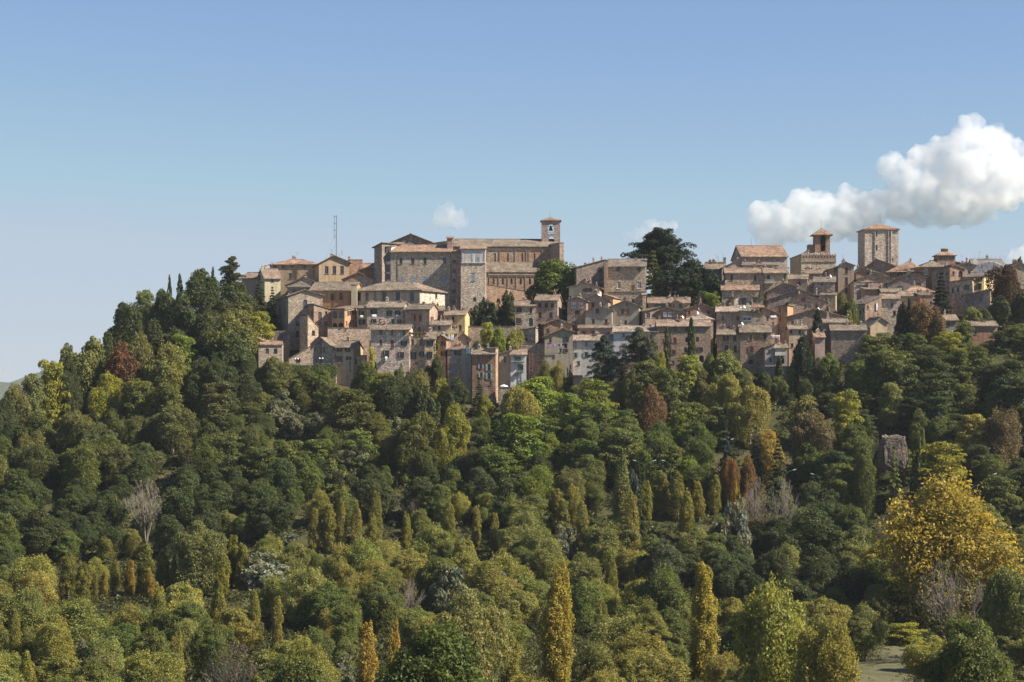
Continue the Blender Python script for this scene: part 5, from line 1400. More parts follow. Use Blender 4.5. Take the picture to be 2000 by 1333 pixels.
# ---- the woods between them ---------------------------------------------
def zone(u, v, r):
    """kind, leaf colour, autumn share for a wood tree whose top shows at (u, v)"""
    edge = 1085 - .20 * u if u < 620 else 960            # where the yellowing valley trees begin
    if v >= edge and u < 1270:
        k = r.random()
        if k < .62: return r.choice(['airy', 'airy', 'round']), r.choice([OY, OY, OL, (.24, .24, .068), (.20, .215, .066)]), r.uniform(.02, .28)
        if k < .80: return 'airy', r.choice([(.20, .225, .066), (.24, .25, .088)]), .03
        if k < .85: return 'olive', r.choice([SG, SG, SW]), 0
        if k < .875: return 'bare', (.21, .16, .12), 0
        if k < .905: return 'poplar', (.225, .215, .055), r.uniform(.1, .4)
        return 'round', MG, .05
    if v >= 960:
        if u < 620: return 'oak', r.choice([MG, (.07, .09, .033), DG, (.075, .095, .035)]), r.uniform(0, .03)
        if v > 1150: return r.choice(['airy', 'round', 'oak']), r.choice([OL, OL, MG, OY]), r.uniform(0, .12)
        return r.choice(['oak', 'round', 'oak']), r.choice([DG, MG, (.075, .095, .036), OL]), r.uniform(0, .05)
    if v >= 890:
        if u < 640: return r.choice(['oak', 'oak', 'round']), r.choice([MG, (.075, .10, .033), DG, (.085, .105, .037)]), r.uniform(0, .03)
        if u < 1050: return r.choice(['oak', 'oak', 'oak', 'olive']), r.choice([DG, (.07, .09, .033), MG]), .02
        if u < 1450: return r.choice(['locust', 'round', 'airy']), r.choice([MG, OL, BG, (.12, .14, .04)]), r.uniform(0, .12)
        return r.choice(['round', 'locust', 'oak']), r.choice([DG, MG, MG]), r.uniform(0, .06)
    if u < 540: return r.choice(['round', 'airy', 'locust', 'round']), r.choice([(.12, .132, .048), (.115, .128, .048), (.10, .115, .042), MG, OL]), r.uniform(0, .04)
    if u < 960:
        k = r.random()
        if k < .2: return 'olive', r.choice([SG, (.13, .145, .095)]), 0
        return r.choice(['round', 'airy', 'locust']), r.choice([OL, MG, (.12, .13, .04), (.15, .165, .045)]), r.uniform(0, .1)
    if u < 1420: return r.choice(['locust', 'locust', 'round']), r.choice([BG, MG, (.10, .135, .034), (.13, .17, .04)]), r.uniform(0, .05)
    return r.choice(['locust', 'round', 'locust']), r.choice([DG, MG, (.06, .082, .03)]), r.uniform(0, .04)

def canopy_top(u):
    """highest row at which the woods may start, below the town"""
    pts = [(-40, 792), (60, 770), (120, 742), (200, 712), (300, 700), (420, 705), (520, 720), (560, 742), (650, 752), (760, 752), (860, 760), (930, 785), (1010, 775), (1060, 760), (1200, 752), (1300, 735), (1400, 732), (1500, 728), (1560, 715), (1620, 662), (1700, 643), (1760, 640), (1850, 655), (1940, 632), (2040, 620)]
    for (a, va), (b, vb) in zip(pts, pts[1:]):
        if a <= u <= b: return va + (vb - va) * (u - a) / (b - a)
    return 760

fr = random.Random(77)
FRONT = dict(poplar=.66, cypress=.8, fir=.6, spread=.6, cedar=.6, bare=.55, olive=.45, airy=.42, round=.42, locust=.42, oak=.42, yew=.6, shrub=.5)
taken = [(t['u'], t['v'], t['w'], t['h_px'], FRONT[t['kind']]) for t in TREES]
v = 640.0
row = 0
while v < 1420:
    big = 1.0 if v < 900 else 1.0 + (v - 900) / 480.0 * .70
    dv = 21 * big
    du = 42 * big
    u = -30 + (row % 2) * du * .5
    while u < 2040:
        uu = u + fr.uniform(-.34, .34) * du
        vv = v + fr.uniform(-.5, .5) * dv
        u += du
        if vv < canopy_top(uu): continue
        if 1692 < uu < 1812 and vv > 1165: continue           # the meadow stays open
        if 1700 < uu < 1785 and 815 < vv < 868: continue      # the rock ruin shows
        if 300 < uu < 342 and 815 < vv < 928: continue        # the lit wall end shows
        if 340 < uu < 500 and 868 < vv < 906: continue
        if (1035 < uu < 1135 and vv > 1150) or (1330 < uu < 1410 and vv > 1120): continue   # nothing stands before the golden poplars
        kind, c, au = zone(uu, vv, fr)
        wpx = fr.choice([.62, .8, .9, 1.0, 1.15, 1.4]) * 68 * big
        if kind == 'olive': wpx *= .75
        if kind == 'bare': wpx *= .75
        if kind == 'poplar': wpx = fr.uniform(20, 30) * big
        clash = False
        for (a, b, w, hp, fk) in taken:
            if abs(a - uu) < (.33 if fk else .24) * (w + wpx) and b - (.2 if fk else .14) * wpx < vv < b + (min(fk * hp, .8 * w if fk < .5 else 999) if fk else hp): clash = True; break
        if clash: continue
        asp = {'round': 1.05, 'oak': .95, 'airy': 1.1, 'locust': 1.15, 'olive': .95, 'bare': 1.15, 'poplar': 3.4}[kind] * fr.uniform(.88, 1.2)
        t0 = len(TREES)
        tree(kind, uu, vv, wpx, c, autumn=au * .8, asp=asp)
        taken.append((uu, vv, wpx, 12 * big if kind != 'poplar' else 45 * big, 0))
    v += dv
    row += 1
# lower, broader trees close the gaps in the valley
v = 985.0
while v < 1430:
    big = 1.0 + (v - 900) / 480.0 * .70
    dv = 23 * big; du = 52 * big
    u = -30 + fr.random() * du * .5
    while u < 2040:
        uu = u + fr.uniform(-.4, .4) * du
        vv = v + fr.uniform(-.5, .5) * dv
        u += du
        if uu < 560 and vv < 1100: continue
        if (1685 < uu < 1815 and vv > 1150) or (1040 < uu < 1130 and vv > 1120) or (1335 < uu < 1405 and vv > 1110) or (760 < uu < 1000 and vv > 1215): continue
        if any(fk > .5 and abs(a - uu) < .3 * (w + 60 * big) and b - 20 < vv < b + fk * hp for (a, b, w, hp, fk) in taken): continue
        if any(fk == 0 and abs(a - uu) < 22 * big and abs(b - vv) < 13 * big for (a, b, w, hp, fk) in taken): continue
        kind, c, au = zone(uu, vv, fr)
        if kind in ('poplar', 'bare', 'olive'): kind = 'airy'; c = OY
        wpx = fr.uniform(62, 100) * big
        tree(kind, uu, vv, wpx, c, autumn=au * .8, asp=fr.uniform(.75, 1.0))
        taken.append((uu, vv, wpx, 10, 0))
    v += dv

# ---- undergrowth on the slope and the valley floor
def undergrowth():
    rg = np.random.default_rng(3)
    cl = []
    for _ in range(17000):
        Y = 200 + 400 * rg.random() ** .8
        u = -80 + 2160 * rg.random()
        if 1640 < u < 1830 and 290 < Y < 397: continue
        z = gz_uY(u, Y)
        vv = H0 - z * F / Y
        if vv < canopy_top(u) + 25: continue
        r = rg.uniform(.7, 1.5) * (1.0 if Y > 460 else 1.45)
        cl.append(((u - 1000) * Y / F, Y, z + .3, r * 1.2, r * 1.2, r * .9, 22 * r))
    me = leaf_mesh('undergrowth', cl, .5, 4, center=(0, 300, -300), jitter=.7)
    o = bpy.data.objects.new('undergrowth', me); COL.objects.link(o)
    o.color = (.085, .088, .035, .04)
    tag(o, 'low brambles and bushes growing under the trees on the slope', None, None, 'stuff')
undergrowth()
# ------------------------------------------------------------------ pieces on the buildings, and small things in and round the town
def by(text):
    return next(i for i in HOUSES if i['label'].startswith(text))

def fpt(I, u, v, out=0.0):
    t_ = isect(u, I['a'], I['b'])
    p = I['a'] + (I['b'] - I['a']) * t_
    z = zv(v, p.y)
    q = p - Vector((I['n'].x, I['n'].y)) * out
    return I['loc'](q, z)

def panel(I, name, u0, u1, v0, v1, o0, o1, mat, col, parent=None):
    m = MB()
    vs = [fpt(I, u, v, o) for o in (o1, o0) for u, v in ((u0, v1), (u1, v1), (u1, v0), (u0, v0))]
    m.add(vs, [(0, 1, 2, 3), (7, 6, 5, 4), (0, 4, 5, 1), (1, 5, 6, 2), (2, 6, 7, 3), (3, 7, 4, 0)])
    return m.build(name, mat, parent or I['root'], col)

def arch_panel(I, name, u, v0, v1, w, out, mat, col, parent=None):
    """flat-backed arched niche, springing from v1 at the bottom to v0 at the crown"""
    pts = [(u - w / 2, v1), (u + w / 2, v1)]
    n = 8
    for i in range(n + 1):
        a = math.pi * i / n
        pts.append((u + w / 2 * math.cos(a), v0 + w / 2 - w / 2 * math.sin(a)))
    m = MB()
    k = len(pts)
    m.add([fpt(I, *p, out) for p in pts] + [fpt(I, *p, out - .03) for p in pts], [tuple(range(k))] + [(i, k + i, k + (i + 1) % k, (i + 1) % k) for i in range(k)])
    return m.build(name, mat, parent or I['root'], col)

# painted loggia of the tower house
I = LOGGIA
lp = panel(I, 'loggia', 901, 948, 488.5, 513, .0, .05, M['plaster'], (.60, .60, .60))
panel(I, 'cornice', 900.3, 948.3, 513, 514.6, .0, .28, M['plaster'], (.55, .52, .47))
for u in (903.5, 923.5, 946): panel(I, 'pilaster', u - 1.4, u + 1.4, 489.5, 513, .05, .14, M['plaster'], (.42, .43, .47), lp)
for u in (913.5, 935):
    arch_panel(I, 'arch_surround', u, 493.5, 513, 13.5, .075, M['plaster'], (.46, .44, .42), lp)
    arch_panel(I, 'niche', u, 496, 513, 10.5, .10, M['plaster'], (.55, .49, .40), lp)
panel(I, 'door', 932, 937, 503, 513, .10, .14, M['paint'], (.22, .27, .33), lp)
# church nave and aisle: pilasters, corbel friezes, cornices
for I, us, va, vb, vf in ((NAVE, (951, 975.5, 1006, 1028, 1033, 1059, 1076), 484, 512.5, 487), (AISLE, (956, 974, 992, 1008.5, 1026, 1046, 1060), 534, 600, 538)):
    for u in us: panel(I, 'pilaster', u - .7, u + .7, va, vb, .0, .16, M['brick'], (.33, .245, .18))
    m = MB()
    u = us[0] + 2
    while u < us[-1] + 16:
        vs = [fpt(I, uu, v, o) for o in (.22, .0) for uu, v in ((u, vf + 3), (u + 1.1, vf + 3), (u + 1.1, vf), (u, vf))]
        m.add(vs, [(0, 1, 2, 3), (7, 6, 5, 4), (0, 4, 5, 1), (1, 5, 6, 2), (2, 6, 7, 3), (3, 7, 4, 0)])
        u += 2.5
    m.build('corbel_frieze', M['brick'], I['root'], (.27, .20, .155))
    panel(I, 'cornice', us[0] - 2, us[-1] + 16, vf - 2.4, vf, .0, .26, M['brick'], (.36, .27, .20))
panel(NAVE, 'string_course', 949, 1093, 511.6, 513, .0, .2, M['brick'], (.30, .225, .17))
# palace: belt course and corner strip
I = by('tall stone palace')
panel(I, 'string_course', 1187, 1261, 568.6, 570.2, .0, .22, M['stone'], (.36, .31, .25))
# square tower: shallow buttress strips and dark plates painted for the shade in putlog holes
I = TOWER3
for u in (1709, 1735.5): panel(I, 'pilaster', u - .8, u + .8, 449.5, 535, .0, .3, M['stone'], (.47, .42, .36))
panel(I, 'pilaster', 1739.5, 1742, 449.5, 535, .0, .3, M['stone'], (.47, .42, .36))
panel(I, 'cornice', 1689, 1755, 446.5, 449, .0, .3, M['brick'], (.26, .15, .10))
for v in (457, 465, 475, 483, 489):
    for u in (1706, 1717, 1733, 1744): panel(I, 'putlog_hole_shade', u - .7, u + .7, v - .7, v + .7, -.02, .012, M['paint'], (.03, .03, .03))
# crenellated palace: band of brick, dark plates painted for the shade in corbel arches, merlons
I = PAL
panel(I, 'brick_band', 1565, 1633, 499.5, 510, .0, .06, M['brick'], (.30, .215, .16))
panel(I, 'cornice', 1564.6, 1633.4, 510, 511.4, .0, .3, M['stone'], (.45, .40, .33))
for k in range(11): arch_panel(I, 'corbel_arch_shade', 1569 + k * 5.9, 500.6, 504, 3.0, .085, M['paint'], (.05, .045, .04))
for k in range(16):
    u = 1566.5 + k * 4.3
    m = MB(); p = fpt(I, u, 499); w = 1.0 if k % 3 else 1.5
    m.box(p + Vector((0, .3, -.1)), .42, .4, .55 * w, I['t'], I['n']); m.box(p + Vector((0, .3, -.1 + .55 * w)), .42, .4, .35, I['t'], I['n'], .15)
    m.build('merlon', M['stone'], I['root'], (.52, .46, .38))
m = MB(); p0, p1, p2 = fpt(I, 1580, 499, -.5), fpt(I, 1594, 492, -.5), fpt(I, 1610, 499, -.5)
m.add([p0, p2, p1, p0 + Vector((0, .5, 0)), p2 + Vector((0, .5, 0)), p1 + Vector((0, .5, 0))], [(0, 1, 2), (5, 4, 3), (1, 4, 5, 2), (0, 2, 5, 3), (0, 3, 4, 1)])
m.build('pediment', M['stone'], I['root'], (.52, .46, .38))
# bells
for I, u, v, r in ((TOWER1, 1076, 446, .85), (TOWER2, 1607.5, 468, .62), (TOWER2, 1607.5, 484, .5)):
    m = MB(); p = fpt(I, u, v, -3.0 if I is TOWER1 else -2.4)
    m.lathe(p, [(.05, r * .95), (r * .35, r * .9), (r * .5, r * .5), (r * .62, 0), (r * .95, -r * .7), (r * .85, -r * .72), (.02, -r * .6)], 12)
    m.tube(p + Vector((-1.2, 0, r)), p + Vector((1.2, 0, r)), .11, n=5)
    m.tube(p + Vector((0, 0, r)), p + Vector((0, 0, r + .7)), .09, n=5)
    m.build('bell', M['metal'], I['root'], (.05, .055, .05), smooth=True)
for I, u, v, w in ((TOWER1, 1076, 455, 12), (TOWER2, 1607.5, 476, 10), (TOWER2, 1607.5, 490, 10)):
    m = MB()
    for q in range(3): m.tube(fpt(I, u - w / 2, v + q * 1.2 - 2, -.6), fpt(I, u + w / 2, v + q * 1.2 - 2, -.6), .05, n=4)
    m.build('railing', M['metal'], I['root'], (.06, .06, .06))
# lantern cap
I = LANT; m = MB()
pc = I['loc']((I['a'] + I['c']) / 2, zv(491.5, 676))
m.box(pc, 2.0, 2.0, .75); m.box(pc + Vector((0, 0, .75)), 2.5, 2.5, .4, taper=.55)
m.build('cap', M['roof'], I['roof'], (.30, .19, .13))
# balconies with railings
def balcony(I, u, v, w, hgt, col, flowers=False):
    b = panel(I, 'balcony', u - w / 2, u + w / 2, v, v + 1.2, .0, .95, M['plaster'], (.40, .37, .33))
    m = MB()
    for q in range(int(w) + 1):
        uu = u - w / 2 + q * w / int(w)
        m.tube(fpt(I, uu, v, .9), fpt(I, uu, v - hgt, .9), .03, n=4)
    m.tube(fpt(I, u - w / 2, v - hgt, .9), fpt(I, u + w / 2, v - hgt, .9), .05, n=4)
    m.build('railing', M['metal'], b, col)
balcony(by('white house with small balconies'), 1219, 682, 12, 6, (.25, .27, .3))
balcony(by('stone house with a stone balcony'), 1503, 553, 16, 6, (.5, .47, .42))
balcony(by('ochre plaster house with green'), 661, 709, 11, 6, (.2, .08, .06))
balcony(by('small white house with a green'), 1011, 706, 26, 3, (.1, .14, .12))
balcony(by('small white house with a green'), 1017, 725, 14, 4, (.06, .16, .09))
panel(by('small white-balconied'), 'balcony', 1513, 1532, 688, 695, .02, .9, M['plaster'], (.52, .51, .48))
balcony(by('big square stone house'), 754, 700, 12, 6, (.06, .06, .06))

# downpipes
for lab, u, va, vb in (('orange plastered convent', 654, 569, 600), ('orange plastered convent', 684.5, 569, 604), ('broad stone convent', 777.5, 494, 556), ('broad stone convent', 880, 494, 600),
                       ('long beige convent', 733, 569, 590), ('long brick church nave', 975.5, 483, 513), ('long brick church nave', 1028, 483, 513), ('patched brick house', 838, 606, 650), ('stone house with a stone balcony', 1492.8, 534, 565),
                       ('long white house', 1119.8, 667, 705), ('long brick block', 1311, 639, 690)):
    I = by(lab); m = MB(); m.tube(fpt(I, u, va, .12), fpt(I, u, vb, .12), .075, n=5)
    m.build('downpipe', M['metal'], I['root'], (.13, .095, .07))
# big blind arch on the church front
I = by('big rough stone church'); m = MB()
for i in range(14):
    a0, a1 = math.pi * i / 14, math.pi * (i + 1) / 14
    q = [(582 + r * math.cos(a), 629 - r * 1.05 * math.sin(a)) for a in (a0, a1) for r in (12, 14)]
    vs = [fpt(I, *q[j], .05) for j in (0, 1, 3, 2)]
    m.add(vs, [(0, 1, 2, 3)])
m.build('blind_arch', M['brick'], I['root'], (.36, .235, .165))
I = by('broad low brick gable')

# ---- radio mast on the roof
mx, my = (657 - 1000) * 672 / F, 672.0
zt, zb = zv(421, my), zv(506, my) - .5
r = empty('radio_mast', (mx, my, zb)); tag(r, 'thin tall radio mast with rungs and guy wires above the brown gabled house', 'radio mast')
m = MB(); hh = zt - zb
m.tube((0, 0, 0), (.1, 0, hh), .2, .15, 5); m.build('pole', M['metal'], r, (.2, .22, .25))
m = MB(); m.tube((-.75, 0, hh * .48), (-.65, 0, hh), .08, n=4); m.build('side_rail', M['metal'], r, (.2, .22, .25))
for q in range(4):
    m = MB(); z = hh * (.52 + .15 * q); m.tube((-.8, 0, z), (.15, 0, z), .1, n=4); m.tube((-.8, 0, z - .5), (-.8, 0, z + .6), .04, n=4)
    m.build('dipole', M['metal'], r, (.2, .22, .25))
for sx, z in ((-3.8, .62), (-3.8, .35), (3.8, .68), (3.8, .38)):
    m = MB(); m.tube((0, 0, hh * z), (sx, .4, .6), .03, n=3); m.build('guy_wire', M['metal'], r, (.4, .4, .42))
for (u, v0, v1, w) in ((668, 503, 491, 1.6), (663, 503, 495, 1.0), (650, 501, 489, .4)):
    o = MB(); p = P(u, v0, 670); p1 = P(u, v1, 670)
    o.tube(Vector((0, 0, -.6)), p1 - p, .06, n=4); o.box((p1 - p) - Vector((0, 0, w * .8)), w * .35, .25, w * .9)
    ob = o.build('antenna', M['metal'], None, (.5, .5, .5)); ob.location = p
    tag(ob, {668: 'short thick antenna drum on the roof right of the radio mast', 663: 'pale stubby antenna close by the foot of the radio mast', 650: 'small aerial on the brown gable left of the radio mast'}[u], 'antenna')

# ---- laundry
def cloth(u, v, w, hh_, Y, col, label, wave=2.0, band=None):
    k = Y / F
    vs, fs = [], []
    nx = 9
    for j in range(4):
        for i in range(nx):
            x = (i / (nx - 1) - .5) * w * k
            y = .10 * math.sin(i * wave + j * .4) * (.4 + .3 * j)
            vs.append((x, y, -j / 3 * hh_ * k * (1 + .08 * math.sin(i * 1.7))))
    for j in range(3):
        for i in range(nx - 1):
            a = j * nx + i; fs.append((a, a + nx, a + nx + 1, a + 1))
    o = obj('laundry', vs, fs, M['cloth'], None, col, smooth=True)
    o.modifiers.new('thick', 'SOLIDIFY').thickness = .04
    o.location = P(u, v, Y)
    tag(o, label, 'laundry', 'washing hung out from the houses')
    return o
cloth(706, 616.5, 6, 5, 604.6, (.8, .8, .8), 'white washing under the window of the narrow stone house')
cloth(730.5, 615, 9, 6.5, 603.6, (.82, .82, .82), 'white sheet hanging from the left upper window of the pale stone house')
cloth(776.5, 615.5, 6, 3.5, 603.4, (.75, .75, .78), 'short white washing at the right upper window of the pale stone house')
cloth(754, 697, 4.5, 11, 586.6, (.85, .85, .85), 'long white towel hanging from the balcony of the big square stone house')
cloth(880, 654, 12, 14, 592.3, (.55, .50, .56), 'large greyish sheet hanging from the roof garden')
cloth(880, 652.6, 12.5, 1.8, 592.2, (.75, .50, .02), 'bright yellow cloth strip along the top of the large greyish sheet')
cloth(1514, 655, 18, 7, 590.5, (.55, .42, .40), 'row of pale pink washing over the yard of the grey-roofed houses')
cloth(1510, 617, 12, 5, 604.5, (.8, .79, .76), 'white washing on the roof terrace beside the ochre house')
r = empty('clothes_line', P(1091, 673, 591)); tag(r, 'clothes line with purple, blue and black garments on the tall grey gable', 'clothes line')
kk = 591 / F
m = MB(); m.tube((-19 * kk, .1, 0), (19 * kk, .1, .4), .02, n=3); m.build('cord', M['cloth'], r, (.5, .5, .5))
for du, w, hh_, c in ((-15, 5.5, 6, (.45, .28, .62)), (-11, 1.6, 4.5, (.45, .06, .08)), (-7.5, 4.5, 3.5, (.52, .45, .72)), (-2.5, 2.5, 3, (.25, .3, .5)), (1, 2.5, 4, (.03, .04, .12)), (5, 3, 3, (.5, .6, .85)), (8.5, 4.5, 2.5, (.02, .02, .025)), (14, 6, 7, (.015, .015, .02))):
    m = MB()
    for i in range(4): m.box((du * kk + (i - 1.5) * w * kk / 4, -.04 * (i % 2), -hh_ * kk), w * kk / 4, .06, hh_ * kk + .1 + du * kk * .02)
    m.build('garment', M['cloth'], r, c)

# ---- parasol
p = P(984, 752, 577)
r = empty('parasol', (p.x, p.y, p.z - 2.4)); tag(r, 'white parasol open on a small terrace at the foot of the tall brick house', 'parasol')
m = MB(); m.tube((0, 0, -2), (0, 0, 2.4), .05, n=6); m.build('pole', M['metal'], r, (.5, .5, .5))
m = MB(); m.lathe((0, 0, 1.9), [(1.25, .0), (1.22, .08), (.7, .36), (.05, .58)], 8); m.build('canopy', M['cloth'], r, (.82, .81, .79))
h(974, 580, 1000, 580, 5, 757, ('f',), 'sg', 'r3', 775, 'small stone terrace under the white parasol', name='terrace', cat='terrace')

# ---- lamps
def globe_lamp(u, v, Y, label, hgt=4.0):
    p = P(u, v, Y); r = empty('globe_lamp', (p.x, p.y, p.z - hgt)); tag(r, label, 'street lamp', 'globe lamps on the terrace')
    m = MB(); m.lathe((0, 0, -1), [(.13, 0), (.1, 1.2), (.055, 1.5), (.05, hgt + .7)], 6); m.tube((-.4, 0, hgt - .2), (.4, 0, hgt - .2), .04, n=4); m.build('pole', M['metal'], r, (.04, .04, .04))
    for sx in (-.42, .42):
        m = MB(); m.lathe((sx, 0, hgt), [(.02, -.26), (.2, -.17), (.27, 0), (.2, .17), (.02, .26)], 8); m.build('globe', M['metal'], r, (.8, .76, .6), smooth=True)
globe_lamp(627, 700.5, 589.5, 'twin white globe lamp before the dark house end on the terrace', 1.9)
globe_lamp(579, 701.5, 589.5, 'twin white globe lamp at the left end of the terrace', 1.8)

def road_lamp(u, v, Y, arms, label, w=17):
    """mast with one or two rising arms; (u, v) is where the arms meet"""
    k = Y / F
    Y = solve_Y(u, v, 9.0); k = Y / F
    p = P(u, v, Y); zg = gz(p.x, p.y)
    r = empty('road_lamp', (p.x, p.y, zg)); tag(r, label, 'street lamp', 'green road lamps on the hillside road')
    hh = p.z - zg
    m = MB(); m.tube((0, 0, -1), (0, 0, hh), .13, .08, 6); m.build('pole', M['metal'], r, (.05, .10, .06))
    for s in arms:
        m = MB(); pts = [Vector((s * w * k * q, 0, hh + 10 * k * (q ** .7))) for q in (0, .25, .5, .75, 1)]
        for a, b in zip(pts, pts[1:]): m.tube(a, b, .06, n=4)
        ar = m.build('arm', M['metal'], r, (.10, .22, .13))
        m = MB(); e = pts[-1]; m.box(e + Vector((s * .35, 0, -.06)), 0.8, .3, .16, Vector((1, 0, .25 * s)).normalized()); m.build('lamp_head', M['metal'], ar, (.78, .78, .76))
road_lamp(1259, 910, 500, (-1, 1), 'double-armed green road lamp beside the blue-grey cedar')
road_lamp(1310, 910, 505, (-1,), 'single-armed road lamp beside the small black conifer', 12)
road_lamp(1423, 868, 516, (-1, 1), 'road lamp half hidden in the pointed blue-green conifer', 5)
road_lamp(1501, 912, 505, (-1, 1), 'double-armed road lamp in the dark behind the orange trees', 9)
road_lamp(1532, 928, 488, (-1, 1), 'double-armed green road lamp above the silvery thin-leaved tree')
road_lamp(1601, 936, 478, (-1,), 'single-armed road lamp left of the dark oaks', 12)
road_lamp(1766, 942, 470, (1,), 'single-armed road lamp right of the pointed olive tree', 15)
road_lamp(1824, 938, 472, (1,), 'road lamp leftmost of four over the great golden tree', 16)
road_lamp(1856, 936, 474, (1,), 'highest road lamp over the great golden tree', 16)
road_lamp(1847, 945, 468, (1,), 'lower road lamp between two others over the great golden tree', 12)
road_lamp(1893, 958, 462, (1,), 'road lamp right behind the shoulder of the great golden tree', 16)
road_lamp(1918, 962, 458, (1,), 'rightmost road lamp over the great golden tree', 16)
road_lamp(1927, 936, 474, (1,), 'road lamp under the tall russet tree', 14)

# ---- ivy, creeper, hedge, pots
def leaves_thing(name, label, cat, cl, leaf, col, au=0.0, seed=1, group=None, kind=None):
    me = leaf_mesh(name, cl, leaf, seed, center=(0, 9999, 0), jitter=.6, up=.2)
    o = bpy.data.objects.new(name, me); COL.objects.link(o); o.color = (*col, au)
    tag(o, label, cat, group, kind); return o
def strip(pts, Y, r, n, seed):
    rg = random.Random(seed); out = []
    for (u, v) in pts:
        for _ in range(n):
            q = P(u + rg.uniform(-3, 3), v + rg.uniform(-3, 3), Y - rg.uniform(0, .5))
            s = r * rg.uniform(.7, 1.3); out.append((q.x, q.y, q.z, s, s * .8, s, 40))
    return out
leaves_thing('creeper', 'bright yellow creeper on the left corner of the big square stone house', 'creeper', strip([(726 + 1.5 * math.sin(v * .3), v) for v in range(684, 730, 4)], 585.5, .55, 2, 3), .26, (.42, .38, .05), .1, 12)
leaves_thing('ivy', 'dark ivy climbing the corner of the small brick house', 'ivy', strip([(853, v) for v in range(673, 720, 5)], 586, .5, 2, 5), .24, MG, 0, 13)
leaves_thing('ivy', 'dark ivy on the left wall of the little stone house at the far left', 'ivy', strip([(478, v) for v in range(664, 712, 5)], 598, .8, 2, 6), .28, DG, 0, 14)
cl = []
rg_ = random.Random(8)
for _ in range(190):
    u, v = rg_.uniform(562, 655), rg_.uniform(716, 752)
    if u > 640 and v > 735: continue
    q = P(u, v, 588.2 - (v - 714) * .09); s = rg_.uniform(.7, 1.3); cl.append((q.x, q.y, q.z, s, s * .8, s, 75 * s))
leaves_thing('ivy_hedge', 'thick green ivy covering the terrace wall below the big stone church', 'hedge', cl, .28, (.11, .14, .035), .02, 15)
for k, (u, v, c) in enumerate(((801, 654, (.30, .08, .03)), (808, 653, MG), (815, 654, OL), (822, 651, MG), (830, 653, (.25, .10, .05)))):
    p = P(u, 657, 586.5); r = empty('potted_plant', (p.x, p.y, p.z))
    tag(r, ['red-flowered potted plant at the left end of the roof terrace', 'second potted plant from the left on the roof terrace', 'middle potted plant on the roof terrace', 'taller potted plant right of the middle one on the roof terrace', 'rusty potted plant at the right end of the roof terrace'][k], 'potted plant', 'potted plants on the roof terrace')
    m = MB(); m.lathe((0, 0, 0), [(.02, 0), (.22, .0), (.3, .4), (.25, .42), (.02, .36)], 8); m.build('pot', M['brick'], r, (.40, .2, .12))
    me = leaf_mesh('foliage', [(rg_.uniform(-.3, .3), 0, .6 + rg_.uniform(0, .3), .35, .35, .35, 50) for _ in range(5)], .16, 60 + k, jitter=.7)
    fo = bpy.data.objects.new('foliage', me); COL.objects.link(fo); fo.parent = r; fo.color = (*c, .05)

# tufts of grass on the meadow
cl = []
for _ in range(260):
    x, y = rg_.uniform(50, 86), rg_.uniform(285, 400)
    s = rg_.uniform(.15, .5); cl.append((x, y, gz(x, y) + .2, s * 1.5, s * 1.2, s * .6, 14))
leaves_thing('grass', 'tufts of grass scattered over the dry meadow', None, cl, .2, (.14, .13, .05), .1, 19, None, 'stuff')

# ---- rocks
def rock(u, v0, v1, w, Y, label, seed, col=(.30, .26, .22), deep=4.0, name='rock'):
    import bmesh
    k = Y / F
    bm = bmesh.new(); bmesh.ops.create_icosphere(bm, subdivisions=5, radius=1.0)
    hh = (v1 - v0) * k
    for vv in bm.verts:
        c = vv.co
        q = Vector((math.copysign(abs(c.x) ** .5, c.x), math.copysign(abs(c.y) ** .6, c.y), math.copysign(abs(c.z) ** .45, c.z)))
        n_ = mnoise.noise(c * 2.1 + Vector((seed, 0, 0))) * .16 + mnoise.noise(c * 5.5 + Vector((seed, 3, 0))) * .09 + mnoise.noise(c * 13 + Vector((seed, 3, 0))) * .04
        q *= 1 + n_
        vv.co = Vector((q.x * w * k * .5, q.y * deep * .5, q.z * hh * .5))
    me = bpy.data.meshes.new(name); bm.to_mesh(me); bm.free(); me.materials.append(M['stone'])
    o = bpy.data.objects.new(name, me); COL.objects.link(o); o.color = (*col, 1)
    o.location = P(u, (v0 + v1) / 2, Y); tag(o, label, 'rock')
rock(1744, 852, 920, 52, 513, 'broken slab of rough stone wall standing dark in the trees on the right slope', 2.0, (.085, .078, .07), 4)  # shade under the trees is put into the dark stone colour

# ---- scaffolding on the skyline
r = empty('scaffolding', P(1902, 560, 680)); tag(r, 'metal scaffolding poles with grey netting round the house on the skyline', 'scaffolding')
base = P(1902, 560, 680)
for k in range(8):
    u = 1903 + k * 8.4
    m = MB(); m.tube(P(u, 560, 680) - base, P(u, 499 - (3 if k % 3 == 0 else 0), 680) - base, .05, n=4); m.build('pole', M['metal'], r, (.42, .43, .45))
for v in (503, 509, 516, 523):
    m = MB(); m.tube(P(1902, v, 679.9) - base, P(1963, v - 1, 679.9) - base, .04, n=4); m.build('ledger', M['metal'], r, (.42, .43, .45))
vs, fs = [], []
nx, nz = 26, 12
for j in range(nz):
    for i in range(nx):
        u = 1904 + 57 * i / (nx - 1)
        top = 521 - 11 * math.sin(math.pi * i / (nx - 1)) ** .8
        v = 546 + (top - 546) * j / (nz - 1)
        q = P(u, v, 679 - .25 * mnoise.noise(Vector((i * .8, j * .9, 1))) - .10 * mnoise.noise(Vector((i * 2.1, j * 2.3, 4)))) - base
        vs.append(q)
for j in range(nz - 1):
    for i in range(nx - 1):
        a = j * nx + i; fs.append((a, a + 1, a + nx + 1, a + nx))
nt = obj('netting', vs, fs, M['cloth'], r, (.24, .24, .26), smooth=True); nt.modifiers.new('thick', 'SOLIDIFY').thickness = .05
